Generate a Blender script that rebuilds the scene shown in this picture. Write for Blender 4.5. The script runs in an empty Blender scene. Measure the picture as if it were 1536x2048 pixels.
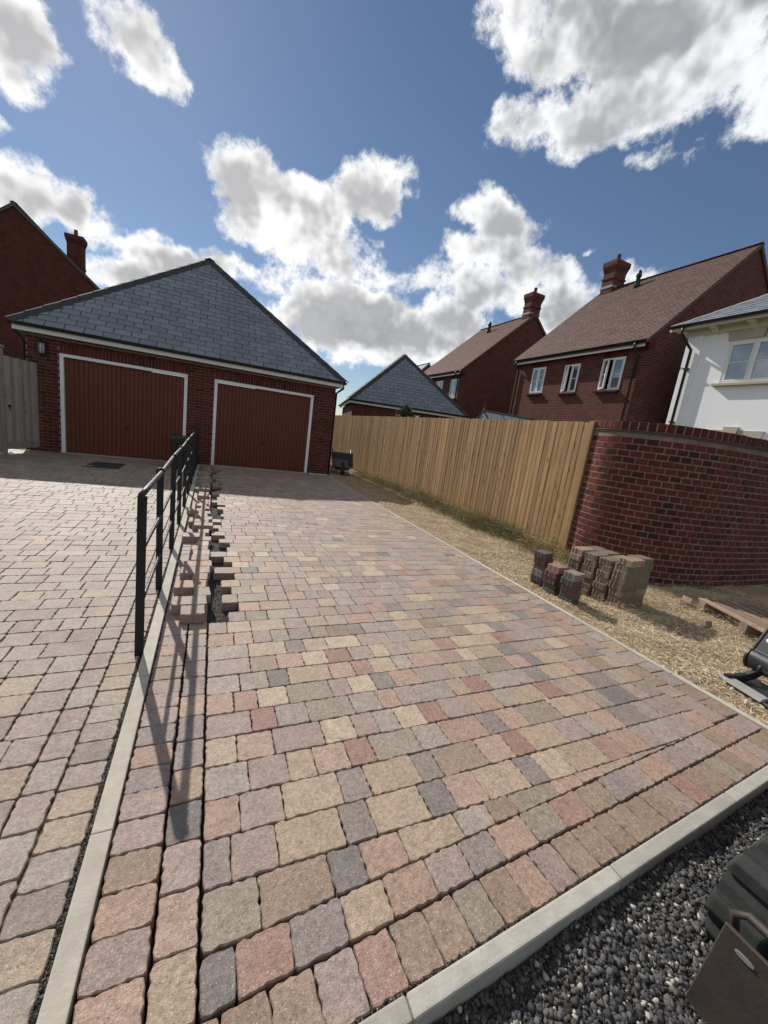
import bpy, bmesh, math, random
import numpy as np
from mathutils import Vector, Matrix
R = math.radians
rnd = random.Random(7)
nrg = np.random.default_rng(11)
sc = bpy.context.scene
col = sc.collection

# ------------------------------------------------------------------ camera
CAM = Vector((0, 0, 1.5)); PITCH, ROLL, YAW = 0.194438, 0.135779, -0.428894
fw = Vector((-math.sin(YAW)*math.cos(PITCH), math.cos(YAW)*math.cos(PITCH), -math.sin(PITCH)))
rt0 = Vector((math.cos(YAW), math.sin(YAW), 0)); up0 = rt0.cross(fw)
rt = rt0*math.cos(ROLL)+up0*math.sin(ROLL); up = -rt0*math.sin(ROLL)+up0*math.cos(ROLL)
cd = bpy.data.cameras.new('camera'); cam = bpy.data.objects.new('camera', cd); col.objects.link(cam)
cam.matrix_world = Matrix(((rt.x, up.x, -fw.x, CAM.x), (rt.y, up.y, -fw.y, CAM.y), (rt.z, up.z, -fw.z, CAM.z), (0, 0, 0, 1)))
cd.sensor_fit = 'VERTICAL'; cd.sensor_height = 36.0; cd.lens = 785.75/2048*36.0
cd.clip_start = 0.02; cd.clip_end = 3000
sc.camera = cam

# ------------------------------------------------------------------ light
SUN = Vector((-0.31, 1.25, 1.0)).normalized()
EL = math.asin(SUN.z); AZ = math.atan2(SUN.x, SUN.y)
sd = bpy.data.lights.new('sun', 'SUN'); sun = bpy.data.objects.new('sun', sd); col.objects.link(sun)
sd.energy = 4.9; sd.angle = R(0.53); sd.color = (1.0, 0.95, 0.88)
sun.rotation_euler = (-SUN).to_track_quat('-Z', 'Y').to_euler()
sc.view_settings.view_transform = 'Standard'; sc.view_settings.look = 'None'
sc.view_settings.exposure = 0.13; sc.view_settings.gamma = 1.0; sc.view_settings.use_curve_mapping = False
SKY_STRENGTH = 0.082

def N(nt, t, x=0, y=0, **kw):
    n = nt.nodes.new(t)
    for k, v in kw.items():
        if k == 'i':
            for kk, vv in v.items(): n.inputs[kk].default_value = vv
        else: setattr(n, k, v)
    return n
def mth(nt, op, a, b=None, clamp=False):
    n = nt.nodes.new('ShaderNodeMath'); n.operation = op; n.use_clamp = clamp
    for k, s in enumerate((a, b)):
        if s is None: continue
        if isinstance(s, (int, float)): n.inputs[k].default_value = s
        else: nt.links.new(s, n.inputs[k])
    return n.outputs[0]
def mixc(nt, fac, a, b, mode='MIX'):
    n = nt.nodes.new('ShaderNodeMix'); n.data_type = 'RGBA'; n.blend_type = mode; n.clamp_factor = True
    for k, s in ((0, fac), (6, a), (7, b)):
        if isinstance(s, (int, float)): n.inputs[k].default_value = s
        elif isinstance(s, tuple): n.inputs[k].default_value = (s[0], s[1], s[2], 1)
        else: nt.links.new(s, n.inputs[k])
    return n.outputs[2]
def sstep(nt, v, a, b, lo=0.0, hi=1.0):
    n = nt.nodes.new('ShaderNodeMapRange'); n.interpolation_type = 'SMOOTHSTEP'
    nt.links.new(v, n.inputs[0])
    for k, q in ((1, a), (2, b), (3, lo), (4, hi)): n.inputs[k].default_value = q
    return n.outputs[0]

# ------------------------------------------------------------------ sky with broken cumulus
def pdir(u, v):
    d = fw + rt*((u-768)/785.75) - up*((v-1024)/785.75)
    return d
LOBES = [  # centre (pixel of the calibrated view, turned into a sky direction), radii, tilt, weight
 (10, 70, 120, 150, 0, 1), (35, 170, 55, 60, 0, .8), (268, 70, 170, 82, 38, 1.0), (345, 150, 75, 40, 40, .7), (2, 250, 22, 34, 0, .7),
 (50, 390, 130, 78, 10, 1), (165, 430, 125, 70, 20, 1.05), (90, 328, 26, 15, 0, .5), (300, 505, 190, 50, 12, 1.1), (250, 550, 160, 52, 5, 1.1), (455, 540, 130, 48, 10, 1.1),
 (500, 360, 105, 80, 25, .95), (590, 430, 165, 92, 20, 1.15), (748, 385, 115, 88, 0, 1.1), (560, 480, 130, 60, 20, .95), (680, 510, 140, 70, 10, 1.0),
 (540, 560, 110, 50, 0, .9), (900, 640, 120, 60, 0, .9), (720, 650, 235, 85, 8, 1.3), (620, 600, 120, 45, 10, .9), (860, 690, 130, 50, 10, .95), (800, 560, 130, 45, -10, .7),
 (955, 410, 72, 46, -10, .8), (1015, 455, 85, 66, 20, .95), (950, 500, 80, 42, 0, .8), (1075, 540, 125, 66, 15, 1.1), (990, 590, 130, 55, 0, 1.0), (1130, 610, 170, 60, 0, 1.1), (1265, 555, 80, 48, 0, .9), (930, 560, 70, 40, 0, .6),
 (1270, 60, 330, 170, 12, 1.5), (1090, 70, 150, 120, 30, 1.0), (1030, 245, 82, 55, -10, .7), (1190, 255, 110, 62, 5, .85), (1370, 170, 230, 130, 0, 1.2), (1465, 270, 130, 45, -24, .7), (1310, 318, 70, 24, -12, .45),
 (1195, 495, 24, 14, 0, .5), (1480, -120, 400, 200, 0, 1.4), (-150, 420, 200, 90, 0, 1.1), (-160, 60, 160, 120, 0, 1.0),
]
def build_world():
    w = bpy.data.worlds.new('World'); sc.world = w; w.use_nodes = True
    nt = w.node_tree; nt.nodes.clear()
    out = N(nt, 'ShaderNodeOutputWorld'); bg = N(nt, 'ShaderNodeBackground'); bg.inputs[1].default_value = SKY_STRENGTH
    nt.links.new(bg.outputs[0], out.inputs[0])
    sky = N(nt, 'ShaderNodeTexSky', sky_type='NISHITA', sun_disc=False, sun_elevation=EL, sun_rotation=AZ, altitude=50.0, air_density=1.0, dust_density=.08, ozone_density=2.2)
    skc = mixc(nt, 1.0, sky.outputs[0], (.86, .86, .88), 'MULTIPLY')
    tc = N(nt, 'ShaderNodeTexCoord'); d0 = tc.outputs['Generated']
    # ragged outlines: warp the direction a little before the lobes are measured
    wn = N(nt, 'ShaderNodeTexNoise', i={'Scale': 9.0, 'Detail': 3.0, 'Roughness': .6}); nt.links.new(d0, wn.inputs['Vector'])
    sub = N(nt, 'ShaderNodeVectorMath', operation='SUBTRACT'); nt.links.new(wn.outputs['Color'], sub.inputs[0]); sub.inputs[1].default_value = (.5, .5, .5)
    scl = N(nt, 'ShaderNodeVectorMath', operation='SCALE'); nt.links.new(sub.outputs[0], scl.inputs[0]); scl.inputs['Scale'].default_value = .09
    addv = N(nt, 'ShaderNodeVectorMath', operation='ADD'); nt.links.new(d0, addv.inputs[0]); nt.links.new(scl.outputs[0], addv.inputs[1])
    dv = addv.outputs[0]
    acc = None
    for (u, v, a, b, ang, wt) in LOBES:
        d = pdir(u, v); c = d.normalized(); t = R(ang)
        au = pdir(u+math.cos(t), v+math.sin(t)).normalized()-c; bu = pdir(u-math.sin(t), v+math.cos(t)).normalized()-c
        ra, rb = au.length*a, bu.length*b
        ax = (au-c*au.dot(c)).normalized(); bx = c.cross(ax)
        def dot(vec):
            n = N(nt, 'ShaderNodeVectorMath', operation='DOT_PRODUCT'); nt.links.new(dv, n.inputs[0]); n.inputs[1].default_value = vec; return n.outputs['Value']
        x, y = dot(ax/ra), dot(bx/rb)
        n = nt.nodes.new('ShaderNodeMath'); n.operation = 'MULTIPLY_ADD'; nt.links.new(x, n.inputs[0]); nt.links.new(x, n.inputs[1]); nt.links.new(mth(nt, 'MULTIPLY', y, y), n.inputs[2])
        m2 = nt.nodes.new('ShaderNodeMath'); m2.operation = 'MULTIPLY_ADD'; nt.links.new(n.outputs[0], m2.inputs[0]); m2.inputs[1].default_value = -wt*.75; m2.inputs[2].default_value = wt*.75-.16
        f = m2.outputs[0]
        if acc is None: acc = f
        else:
            n = nt.nodes.new('ShaderNodeMath'); n.operation = 'SMOOTH_MAX'; n.inputs[2].default_value = .22
            nt.links.new(acc, n.inputs[0]); nt.links.new(f, n.inputs[1]); acc = n.outputs[0]
    # the same broken cover over the rest of the sky
    cn = N(nt, 'ShaderNodeTexNoise', i={'Scale': 2.4, 'Detail': 2.0, 'Roughness': .5}); nt.links.new(dv, cn.inputs['Vector'])
    dfw = N(nt, 'ShaderNodeVectorMath', operation='DOT_PRODUCT'); nt.links.new(d0, dfw.inputs[0]); dfw.inputs[1].default_value = fw
    cov = mth(nt, 'SUBTRACT', mth(nt, 'MULTIPLY', mth(nt, 'SUBTRACT', cn.outputs['Fac'], .47), 5.0), sstep(nt, dfw.outputs['Value'], .28, .5, 0.0, 6.0))
    acc = mth(nt, 'MAXIMUM', acc, cov)
    def puff(vec, det=9.0):
        a = N(nt, 'ShaderNodeTexNoise', i={'Scale': 7.0, 'Detail': det, 'Roughness': .66, 'Lacunarity': 2.15}); nt.links.new(vec, a.inputs['Vector'])
        return a.outputs['Fac']
    n1 = puff(d0)
    off = N(nt, 'ShaderNodeVectorMath', operation='ADD'); nt.links.new(d0, off.inputs[0]); off.inputs[1].default_value = SUN*0.045
    n2 = puff(off.outputs[0], 3.0)
    dens = mth(nt, 'ADD', acc, mth(nt, 'MULTIPLY', mth(nt, 'SUBTRACT', n1, .5), 3.3))
    alpha = sstep(nt, dens, -.10, .46)
    lit = mth(nt, 'SUBTRACT', n1, n2)
    thick = sstep(nt, mth(nt, 'ADD', dens, mth(nt, 'MULTIPLY', lit, -2.4)), .18, .85)
    sd_ = N(nt, 'ShaderNodeVectorMath', operation='DOT_PRODUCT'); nt.links.new(d0, sd_.inputs[0]); sd_.inputs[1].default_value = SUN
    glow = sstep(nt, sd_.outputs['Value'], .55, .97)
    k = 1/SKY_STRENGTH
    bright = mixc(nt, glow, (.88*k, .90*k, .92*k), (1.02*k, 1.01*k, 1.0*k))
    grey = mixc(nt, glow, (.25*k, .262*k, .285*k), (.36*k, .365*k, .38*k))
    cc = mixc(nt, mth(nt, 'MULTIPLY', thick, sstep(nt, n2, .34, .66, 1.0, .8)), bright, grey)
    # thin haze of light round the sun
    hz = mth(nt, 'MULTIPLY', sstep(nt, sd_.outputs['Value'], .9, 1.0), .03)
    skc = mixc(nt, hz, skc, (.75*k, .8*k, .88*k))
    fin = mixc(nt, alpha, skc, cc)
    nt.links.new(fin, bg.inputs[0])
    sc.cycles.max_bounces = 6; sc.cycles.diffuse_bounces = 3; sc.cycles.glossy_bounces = 3
    w.cycles.sampling_method = 'MANUAL'; w.cycles.sample_map_resolution = 512
build_world()

# ------------------------------------------------------------------ materials
def mat_base(name, rough=.8, spec=.3, metal=0.0):
    m = bpy.data.materials.new(name); m.use_nodes = True; nt = m.node_tree
    b = nt.nodes['Principled BSDF']; b.inputs['Roughness'].default_value = rough
    b.inputs['Specular IOR Level'].default_value = spec; b.inputs['Metallic'].default_value = metal
    return m, nt, b
def objcoord(nt, jitter=True):
    tc = N(nt, 'ShaderNodeTexCoord')
    if not jitter: return tc.outputs['Object']
    oi = N(nt, 'ShaderNodeObjectInfo'); s = mth(nt, 'MULTIPLY', oi.outputs['Random'], 37.0)
    a = N(nt, 'ShaderNodeVectorMath', operation='ADD'); nt.links.new(tc.outputs['Object'], a.inputs[0]); nt.links.new(s, a.inputs[1])
    return a.outputs[0]
def noise(nt, vec, scale, detail=4, rough=.6):
    n = N(nt, 'ShaderNodeTexNoise', i={'Scale': scale, 'Detail': detail, 'Roughness': rough}); nt.links.new(vec, n.inputs['Vector'])
    return n.outputs['Fac']
def isl(nt):
    g = N(nt, 'ShaderNodeNewGeometry'); oi = N(nt, 'ShaderNodeObjectInfo')
    return mth(nt, 'FRACT', mth(nt, 'ADD', g.outputs['Random Per Island'], oi.outputs['Random']))
def bump(nt, b, h, strength=.3, dist=.01):
    bp = N(nt, 'ShaderNodeBump'); bp.inputs['Strength'].default_value = strength; bp.inputs['Distance'].default_value = dist
    nt.links.new(h, bp.inputs['Height']); nt.links.new(bp.outputs[0], b.inputs['Normal'])
def simple(name, c, rough=.6, spec=.3, metal=0.0, var=.12, scale=8.0, bmp=0.0, bscale=60.0, jitter=True):
    m, nt, b = mat_base(name, rough, spec, metal)
    v = objcoord(nt, jitter); n = noise(nt, v, scale)
    r = isl(nt)
    f = mth(nt, 'ADD', mth(nt, 'MULTIPLY', mth(nt, 'SUBTRACT', n, .5), var*2.2), mth(nt, 'MULTIPLY', mth(nt, 'SUBTRACT', r, .5), var))
    cc = mixc(nt, 1.0, (c[0], c[1], c[2]), mth(nt, 'ADD', f, 1.0), 'MULTIPLY')
    nt.links.new(cc, b.inputs['Base Color'])
    if bmp: bump(nt, b, noise(nt, v, bscale, 6, .7), bmp, .004)
    return m
def paver_mat(name, c, c2, amt=.5, dirt=.0, k=1.0):
    m, nt, b = mat_base(name, .64, .38)
    c = tuple(x*k for x in c); c2 = tuple(x*k for x in c2)
    v = objcoord(nt); r = isl(nt)
    blot = sstep(nt, mth(nt, 'ADD', noise(nt, v, 9.0, 3, .55), mth(nt, 'MULTIPLY', mth(nt, 'SUBTRACT', r, .5), .35)), .42, .68)
    base = mixc(nt, mth(nt, 'MULTIPLY', blot, amt), c, c2)
    g = noise(nt, v, 190.0, 3, .75)
    base = mixc(nt, 1.0, base, mth(nt, 'ADD', mth(nt, 'MULTIPLY', g, 1.1), mth(nt, 'ADD', .37, mth(nt, 'MULTIPLY', r, .2))), 'MULTIPLY')
    mid = noise(nt, v, 62.0, 4, .7); big = noise(nt, v, 17.0, 3, .6)
    base = mixc(nt, 1.0, base, mth(nt, 'ADD', mth(nt, 'MULTIPLY', mid, 1.5), mth(nt, 'ADD', -.05, mth(nt, 'MULTIPLY', big, .6))), 'MULTIPLY')
    sp = N(nt, 'ShaderNodeTexVoronoi', i={'Scale': 125.0}); nt.links.new(v, sp.inputs['Vector'])
    spk = mth(nt, 'MULTIPLY', mth(nt, 'LESS_THAN', sp.outputs['Distance'], .26), mth(nt, 'GREATER_THAN', N_sep(nt, sp.outputs['Color']), .80))
    base = mixc(nt, mth(nt, 'MULTIPLY', spk, .42), base, (.62, .57, .5))
    pit = mth(nt, 'MULTIPLY', mth(nt, 'LESS_THAN', sp.outputs['Distance'], .3), mth(nt, 'LESS_THAN', N_sep(nt, sp.outputs['Color']), .14))
    base = mixc(nt, mth(nt, 'MULTIPLY', pit, .55), base, (.03, .026, .024))
    if dirt:
        wn = noise(nt, N(nt, 'ShaderNodeNewGeometry').outputs['Position'], 2.6, 5, .62)
        base = mixc(nt, mth(nt, 'MULTIPLY', sstep(nt, wn, .5, .72), dirt), base, (.40, .345, .29))
        base = mixc(nt, mth(nt, 'MULTIPLY', sstep(nt, wn, .5, .3), dirt*.7), base, (.13, .115, .1))
    nt.links.new(base, b.inputs['Base Color'])
    h = mth(nt, 'ADD', g, mth(nt, 'MULTIPLY', noise(nt, v, 45.0, 4, .6), 1.2))
    bump(nt, b, h, .85, .0035)
    return m
def N_sep(nt, cs):
    s = N(nt, 'ShaderNodeSeparateColor'); nt.links.new(cs, s.inputs[0]); return s.outputs[0]
PC = {'M': ((.275, .20, .168), (.225, .18, .16)), 'G': ((.275, .23, .19), (.235, .20, .17)), 'T': ((.33, .24, .165), (.285, .22, .165)),
      'C': ((.41, .32, .222), (.35, .265, .19)), 'R': ((.25, .118, .092), (.25, .16, .13)), 'K': ((.112, .106, .106), (.165, .14, .13)),
      'P': ((.325, .205, .152), (.275, .20, .16)), 'B': ((.225, .152, .104), (.20, .15, .112)), 'O': ((.225, .185, .138), (.205, .175, .14)), 'V': ((.188, .152, .144), (.17, .142, .136))}
PC.update({'Q': ((.155, .12, .088), (.125, .102, .08)), 'W': ((.115, .052, .042), (.10, .065, .055)), 'X': ((.068, .062, .06), (.09, .075, .068))})
PC = {k: tuple(tuple(a+(b_-a)*(.3 if k in 'RKCV' else .22) for a, b_ in zip(c, (.285, .222, .182))) for c in v) if k in 'MGTCRKPBOV' else v for k, v in PC.items()}   # colours lie close together
PM = {k: paver_mat('paver_'+k, *v) for k, v in PC.items()}
LM = {'M': paver_mat('worn_paver_mauve', (.27, .208, .172), (.23, .188, .16), .5, .38), 'G': paver_mat('worn_paver_grey', (.265, .222, .182), (.225, .19, .16), .5, .38),
      'T': paver_mat('worn_paver_tan', (.30, .228, .165), (.255, .20, .15), .5, .35), 'B': paver_mat('worn_paver_brown', (.23, .178, .142), (.205, .165, .138), .5, .38)}
def brick_mat(name, c, c2):
    m, nt, b = mat_base(name, .85, .2); v = objcoord(nt); r = isl(nt)
    f = mth(nt, 'ADD', noise(nt, v, 22.0, 5, .65), mth(nt, 'MULTIPLY', mth(nt, 'SUBTRACT', r, .5), .5))
    base = mixc(nt, sstep(nt, f, .3, .75), c, c2); base = mixc(nt, 1.0, base, mth(nt, 'ADD', mth(nt, 'MULTIPLY', noise(nt, v, 120, 3, .7), .7), .65), 'MULTIPLY')
    nt.links.new(base, b.inputs['Base Color']); bump(nt, b, noise(nt, v, 70, 6, .7), .5, .004)
    return m
BM = [brick_mat('brick_red', (.088, .021, .016), (.122, .031, .022)), brick_mat('brick_dark', (.046, .018, .0155), (.08, .021, .017)), brick_mat('brick_orange', (.115, .032, .021), (.085, .023, .017))]
M_mortar = simple('mortar', (.27, .21, .17), .95, .1, var=.2, scale=20, bmp=.4)
M_mortar_d = simple('mortar_grey', (.25, .195, .165), .95, .1, var=.45, scale=6, bmp=.4)
def brickwall_mat(name, c1, c2, mo, bw=.225, rh=.075):
    m, nt, b = mat_base(name, .88, .15)
    uv = N(nt, 'ShaderNodeUVMap'); uv.uv_map = 'UVMap'
    wn = N(nt, 'ShaderNodeTexNoise', i={'Scale': 14.0, 'Detail': 2.0}); nt.links.new(uv.outputs[0], wn.inputs['Vector'])
    wv = N(nt, 'ShaderNodeVectorMath', operation='MULTIPLY_ADD'); nt.links.new(wn.outputs['Color'], wv.inputs[0]); wv.inputs[1].default_value = (.012, .012, 0); nt.links.new(uv.outputs[0], wv.inputs[2])
    t = N(nt, 'ShaderNodeTexBrick', offset=.5, i={'Scale': 1.0, 'Mortar Size': .009, 'Mortar Smooth': .25, 'Bias': -.1, 'Brick Width': bw, 'Row Height': rh})
    nt.links.new(wv.outputs[0], t.inputs['Vector'])
    for k, cc in (('Color1', c1), ('Color2', c2), ('Mortar', mo)): t.inputs[k].default_value = (*cc, 1)
    n = noise(nt, uv.outputs[0], 2.2, 6, .65)
    base = mixc(nt, 1.0, t.outputs['Color'], mth(nt, 'ADD', mth(nt, 'MULTIPLY', n, .9), .55), 'MULTIPLY')
    nt.links.new(base, b.inputs['Base Color'])
    h = mth(nt, 'ADD', mth(nt, 'MULTIPLY', t.outputs['Fac'], -1.0), mth(nt, 'MULTIPLY', noise(nt, uv.outputs[0], 60, 4, .7), .5))
    bump(nt, b, h, .7, .012)
    return m
M_wall = brickwall_mat('house_brickwork', (.128, .038, .029), (.075, .025, .021), (.155, .108, .088))
M_wall2 = brickwall_mat('old_house_brickwork', (.11, .027, .02), (.07, .019, .015), (.115, .07, .055))
def slate_mat(name, c, c2, rough=.55):
    m, nt, b = mat_base(name, rough, .45); v = objcoord(nt); r = isl(nt)
    f = mth(nt, 'ADD', mth(nt, 'MULTIPLY', noise(nt, v, 5, 5, .6), .6), mth(nt, 'MULTIPLY', r, .45))
    base = mixc(nt, sstep(nt, f, .25, .8), c, c2); nt.links.new(base, b.inputs['Base Color'])
    bump(nt, b, noise(nt, v, 55, 6, .7), .35, .004)
    return m
M_slate = slate_mat('grey_slate', (.125, .142, .165), (.175, .195, .22))
M_hip = simple('dark_hip_tile', (.035, .037, .043), .7, .3, bmp=.3)
M_tile = slate_mat('clay_roof_tile', (.092, .049, .04), (.142, .083, .068), .85)
M_tile2 = slate_mat('clay_roof_tile_orange', (.112, .05, .036), (.152, .075, .055), .85)
M_tile3 = slate_mat('mossy_roof_tile', (.07, .068, .05), (.11, .1, .08), .85)
M_white = simple('white_painted_frame', (.78, .78, .77), .35, .4, var=.04)
M_render = simple('white_render', (.85, .86, .87), .9, .15, var=.04, scale=1.3, bmp=.25, bscale=90)
M_stone = simple('pale_stone', (.46, .42, .34), .9, .15, var=.1, scale=6, bmp=.2)
M_cream = simple('cream_soffit', (.62, .58, .48), .6, .3, var=.05)
M_black = simple('black_plastic', (.012, .012, .013), .35, .5, var=.2)
M_lead = simple('lead_flashing', (.24, .235, .23), .6, .4, var=.2)
M_clay = simple('clay_pot', (.17, .06, .04), .8, .2)
def steel_mat():
    m, nt, b = mat_base('black_painted_steel', .42, .5); v = objcoord(nt)
    n = noise(nt, v, 30, 6, .7)
    base = mixc(nt, sstep(nt, n, .5, .66), (.010, .010, .011), (.10, .095, .085)); nt.links.new(base, b.inputs['Base Color'])
    nt.links.new(sstep(nt, n, .4, .7, .33, .75), b.inputs['Roughness']); bump(nt, b, n, .25, .002); return m
M_rail = steel_mat()
M_post = simple('black_post_paint', (.008, .008, .009), .5, .4, var=.3)
M_door = simple('orange_brown_door', (.12, .028, .008), .5, .4, var=.08, scale=3)
M_concrete = simple('concrete_edging', (.40, .37, .31), .9, .15, var=.25, scale=14, bmp=.6, bscale=80)
M_kerb = simple('grey_concrete_kerb', (.36, .34, .30), .9, .15, var=.25, scale=16, bmp=.6, bscale=70)
M_grit = simple('dark_grit', (.085, .07, .056), .95, .1, var=.8, scale=180, bmp=1.0, bscale=220, jitter=False)
M_subbase = simple('grit_subbase', (.075, .07, .066), .95, .1, var=1.0, scale=90, bmp=1.0, bscale=120, jitter=False)
M_soil = simple('soil', (.26, .195, .125), .95, .1, var=.6, scale=3, bmp=.8, bscale=25, jitter=False)
M_field = simple('far_ground', (.085, .095, .045), .95, .1, var=.5, scale=.15, jitter=False)
def wood_mat(name, c, c2, knot, sx=26.0, grey=0.0):
    m, nt, b = mat_base(name, .78, .2); tc = N(nt, 'ShaderNodeTexCoord'); oi = N(nt, 'ShaderNodeObjectInfo')
    a = N(nt, 'ShaderNodeVectorMath', operation='ADD'); nt.links.new(tc.outputs['Object'], a.inputs[0]); nt.links.new(mth(nt, 'MULTIPLY', oi.outputs['Random'], 61.0), a.inputs[1])
    mp = N(nt, 'ShaderNodeMapping'); nt.links.new(a.outputs[0], mp.inputs[0]); mp.inputs['Scale'].default_value = (sx, sx, 1.1)
    g = noise(nt, mp.outputs[0], 1.6, 6, .62)
    base = mixc(nt, sstep(nt, g, .3, .72), c, c2)
    base = mixc(nt, 1.0, base, mth(nt, 'ADD', mth(nt, 'MULTIPLY', oi.outputs['Random'], .5), .72), 'MULTIPLY')
    mp2 = N(nt, 'ShaderNodeMapping'); nt.links.new(a.outputs[0], mp2.inputs[0]); mp2.inputs['Scale'].default_value = (13, 13, 5.5)
    vo = N(nt, 'ShaderNodeTexVoronoi', i={'Scale': 1.0}); nt.links.new(mp2.outputs[0], vo.inputs['Vector'])
    kn = mth(nt, 'MULTIPLY', sstep(nt, vo.outputs['Distance'], .21, .08), mth(nt, 'GREATER_THAN', N_sep(nt, vo.outputs['Color']), .72))
    base = mixc(nt, mth(nt, 'MULTIPLY', kn, .85), base, knot)
    halo = mth(nt, 'MULTIPLY', sstep(nt, vo.outputs['Distance'], .42, .2), mth(nt, 'GREATER_THAN', N_sep(nt, vo.outputs['Color']), .72))
    base = mixc(nt, mth(nt, 'MULTIPLY', halo, .35), base, knot)
    wz = N(nt, 'ShaderNodeNewGeometry'); pos = wz.outputs['Position']
    st = noise(nt, pos, 1.4, 4, .6); base = mixc(nt, mth(nt, 'MULTIPLY', sstep(nt, st, .45, .75), .4), base, (c[0]*.62, c[1]*.66, c[2]*.7))
    nt.links.new(base, b.inputs['Base Color']); bump(nt, b, g, .35, .004); return m
M_fence = wood_mat('treated_fence_board', (.385, .245, .125), (.29, .178, .085), (.085, .042, .02))
M_gate = wood_mat('weathered_gate_board', (.42, .385, .34), (.30, .275, .245), (.09, .075, .06))
M_pallet = wood_mat('pallet_wood', (.27, .20, .15), (.19, .135, .10), (.08, .05, .03))
def glass_mat(name, c=(.05, .065, .08)):
    m, nt, b = mat_base(name, .03, .9); b.inputs['Base Color'].default_value = (*c, 1); b.inputs['Coat Weight'].default_value = .6; b.inputs['Coat Roughness'].default_value = .02
    b.inputs['IOR'].default_value = 1.75
    return m
M_glass = glass_mat('window_glass'); M_glass_pale = glass_mat('curtained_window_glass', (.25, .28, .32))
M_ghouse = glass_mat('greenhouse_glass', (.33, .38, .36))
M_ghframe = simple('greenhouse_frame', (.02, .025, .022), .4, .5)
M_rubber = simple('dusty_black_rubber', (.024, .025, .024), .8, .3, var=.7, scale=14, bmp=.6, bscale=40)
M_rust = simple('rusty_dark_steel', (.043, .033, .028), .6, .4, metal=.0, var=.6, scale=12, bmp=.4, bscale=50)
M_bucket = simple('scuffed_black_steel', (.022, .022, .024), .38, .5, var=.6, scale=18, bmp=.25, bscale=50)
M_paint = simple('white_paint_mark', (.8, .8, .8), .5, .3, var=.03)
M_tray = simple('barrow_tray', (.10, .088, .085), .5, .4, var=.3)
M_lamp = simple('lantern_glass', (.45, .47, .5), .3, .5)

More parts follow.
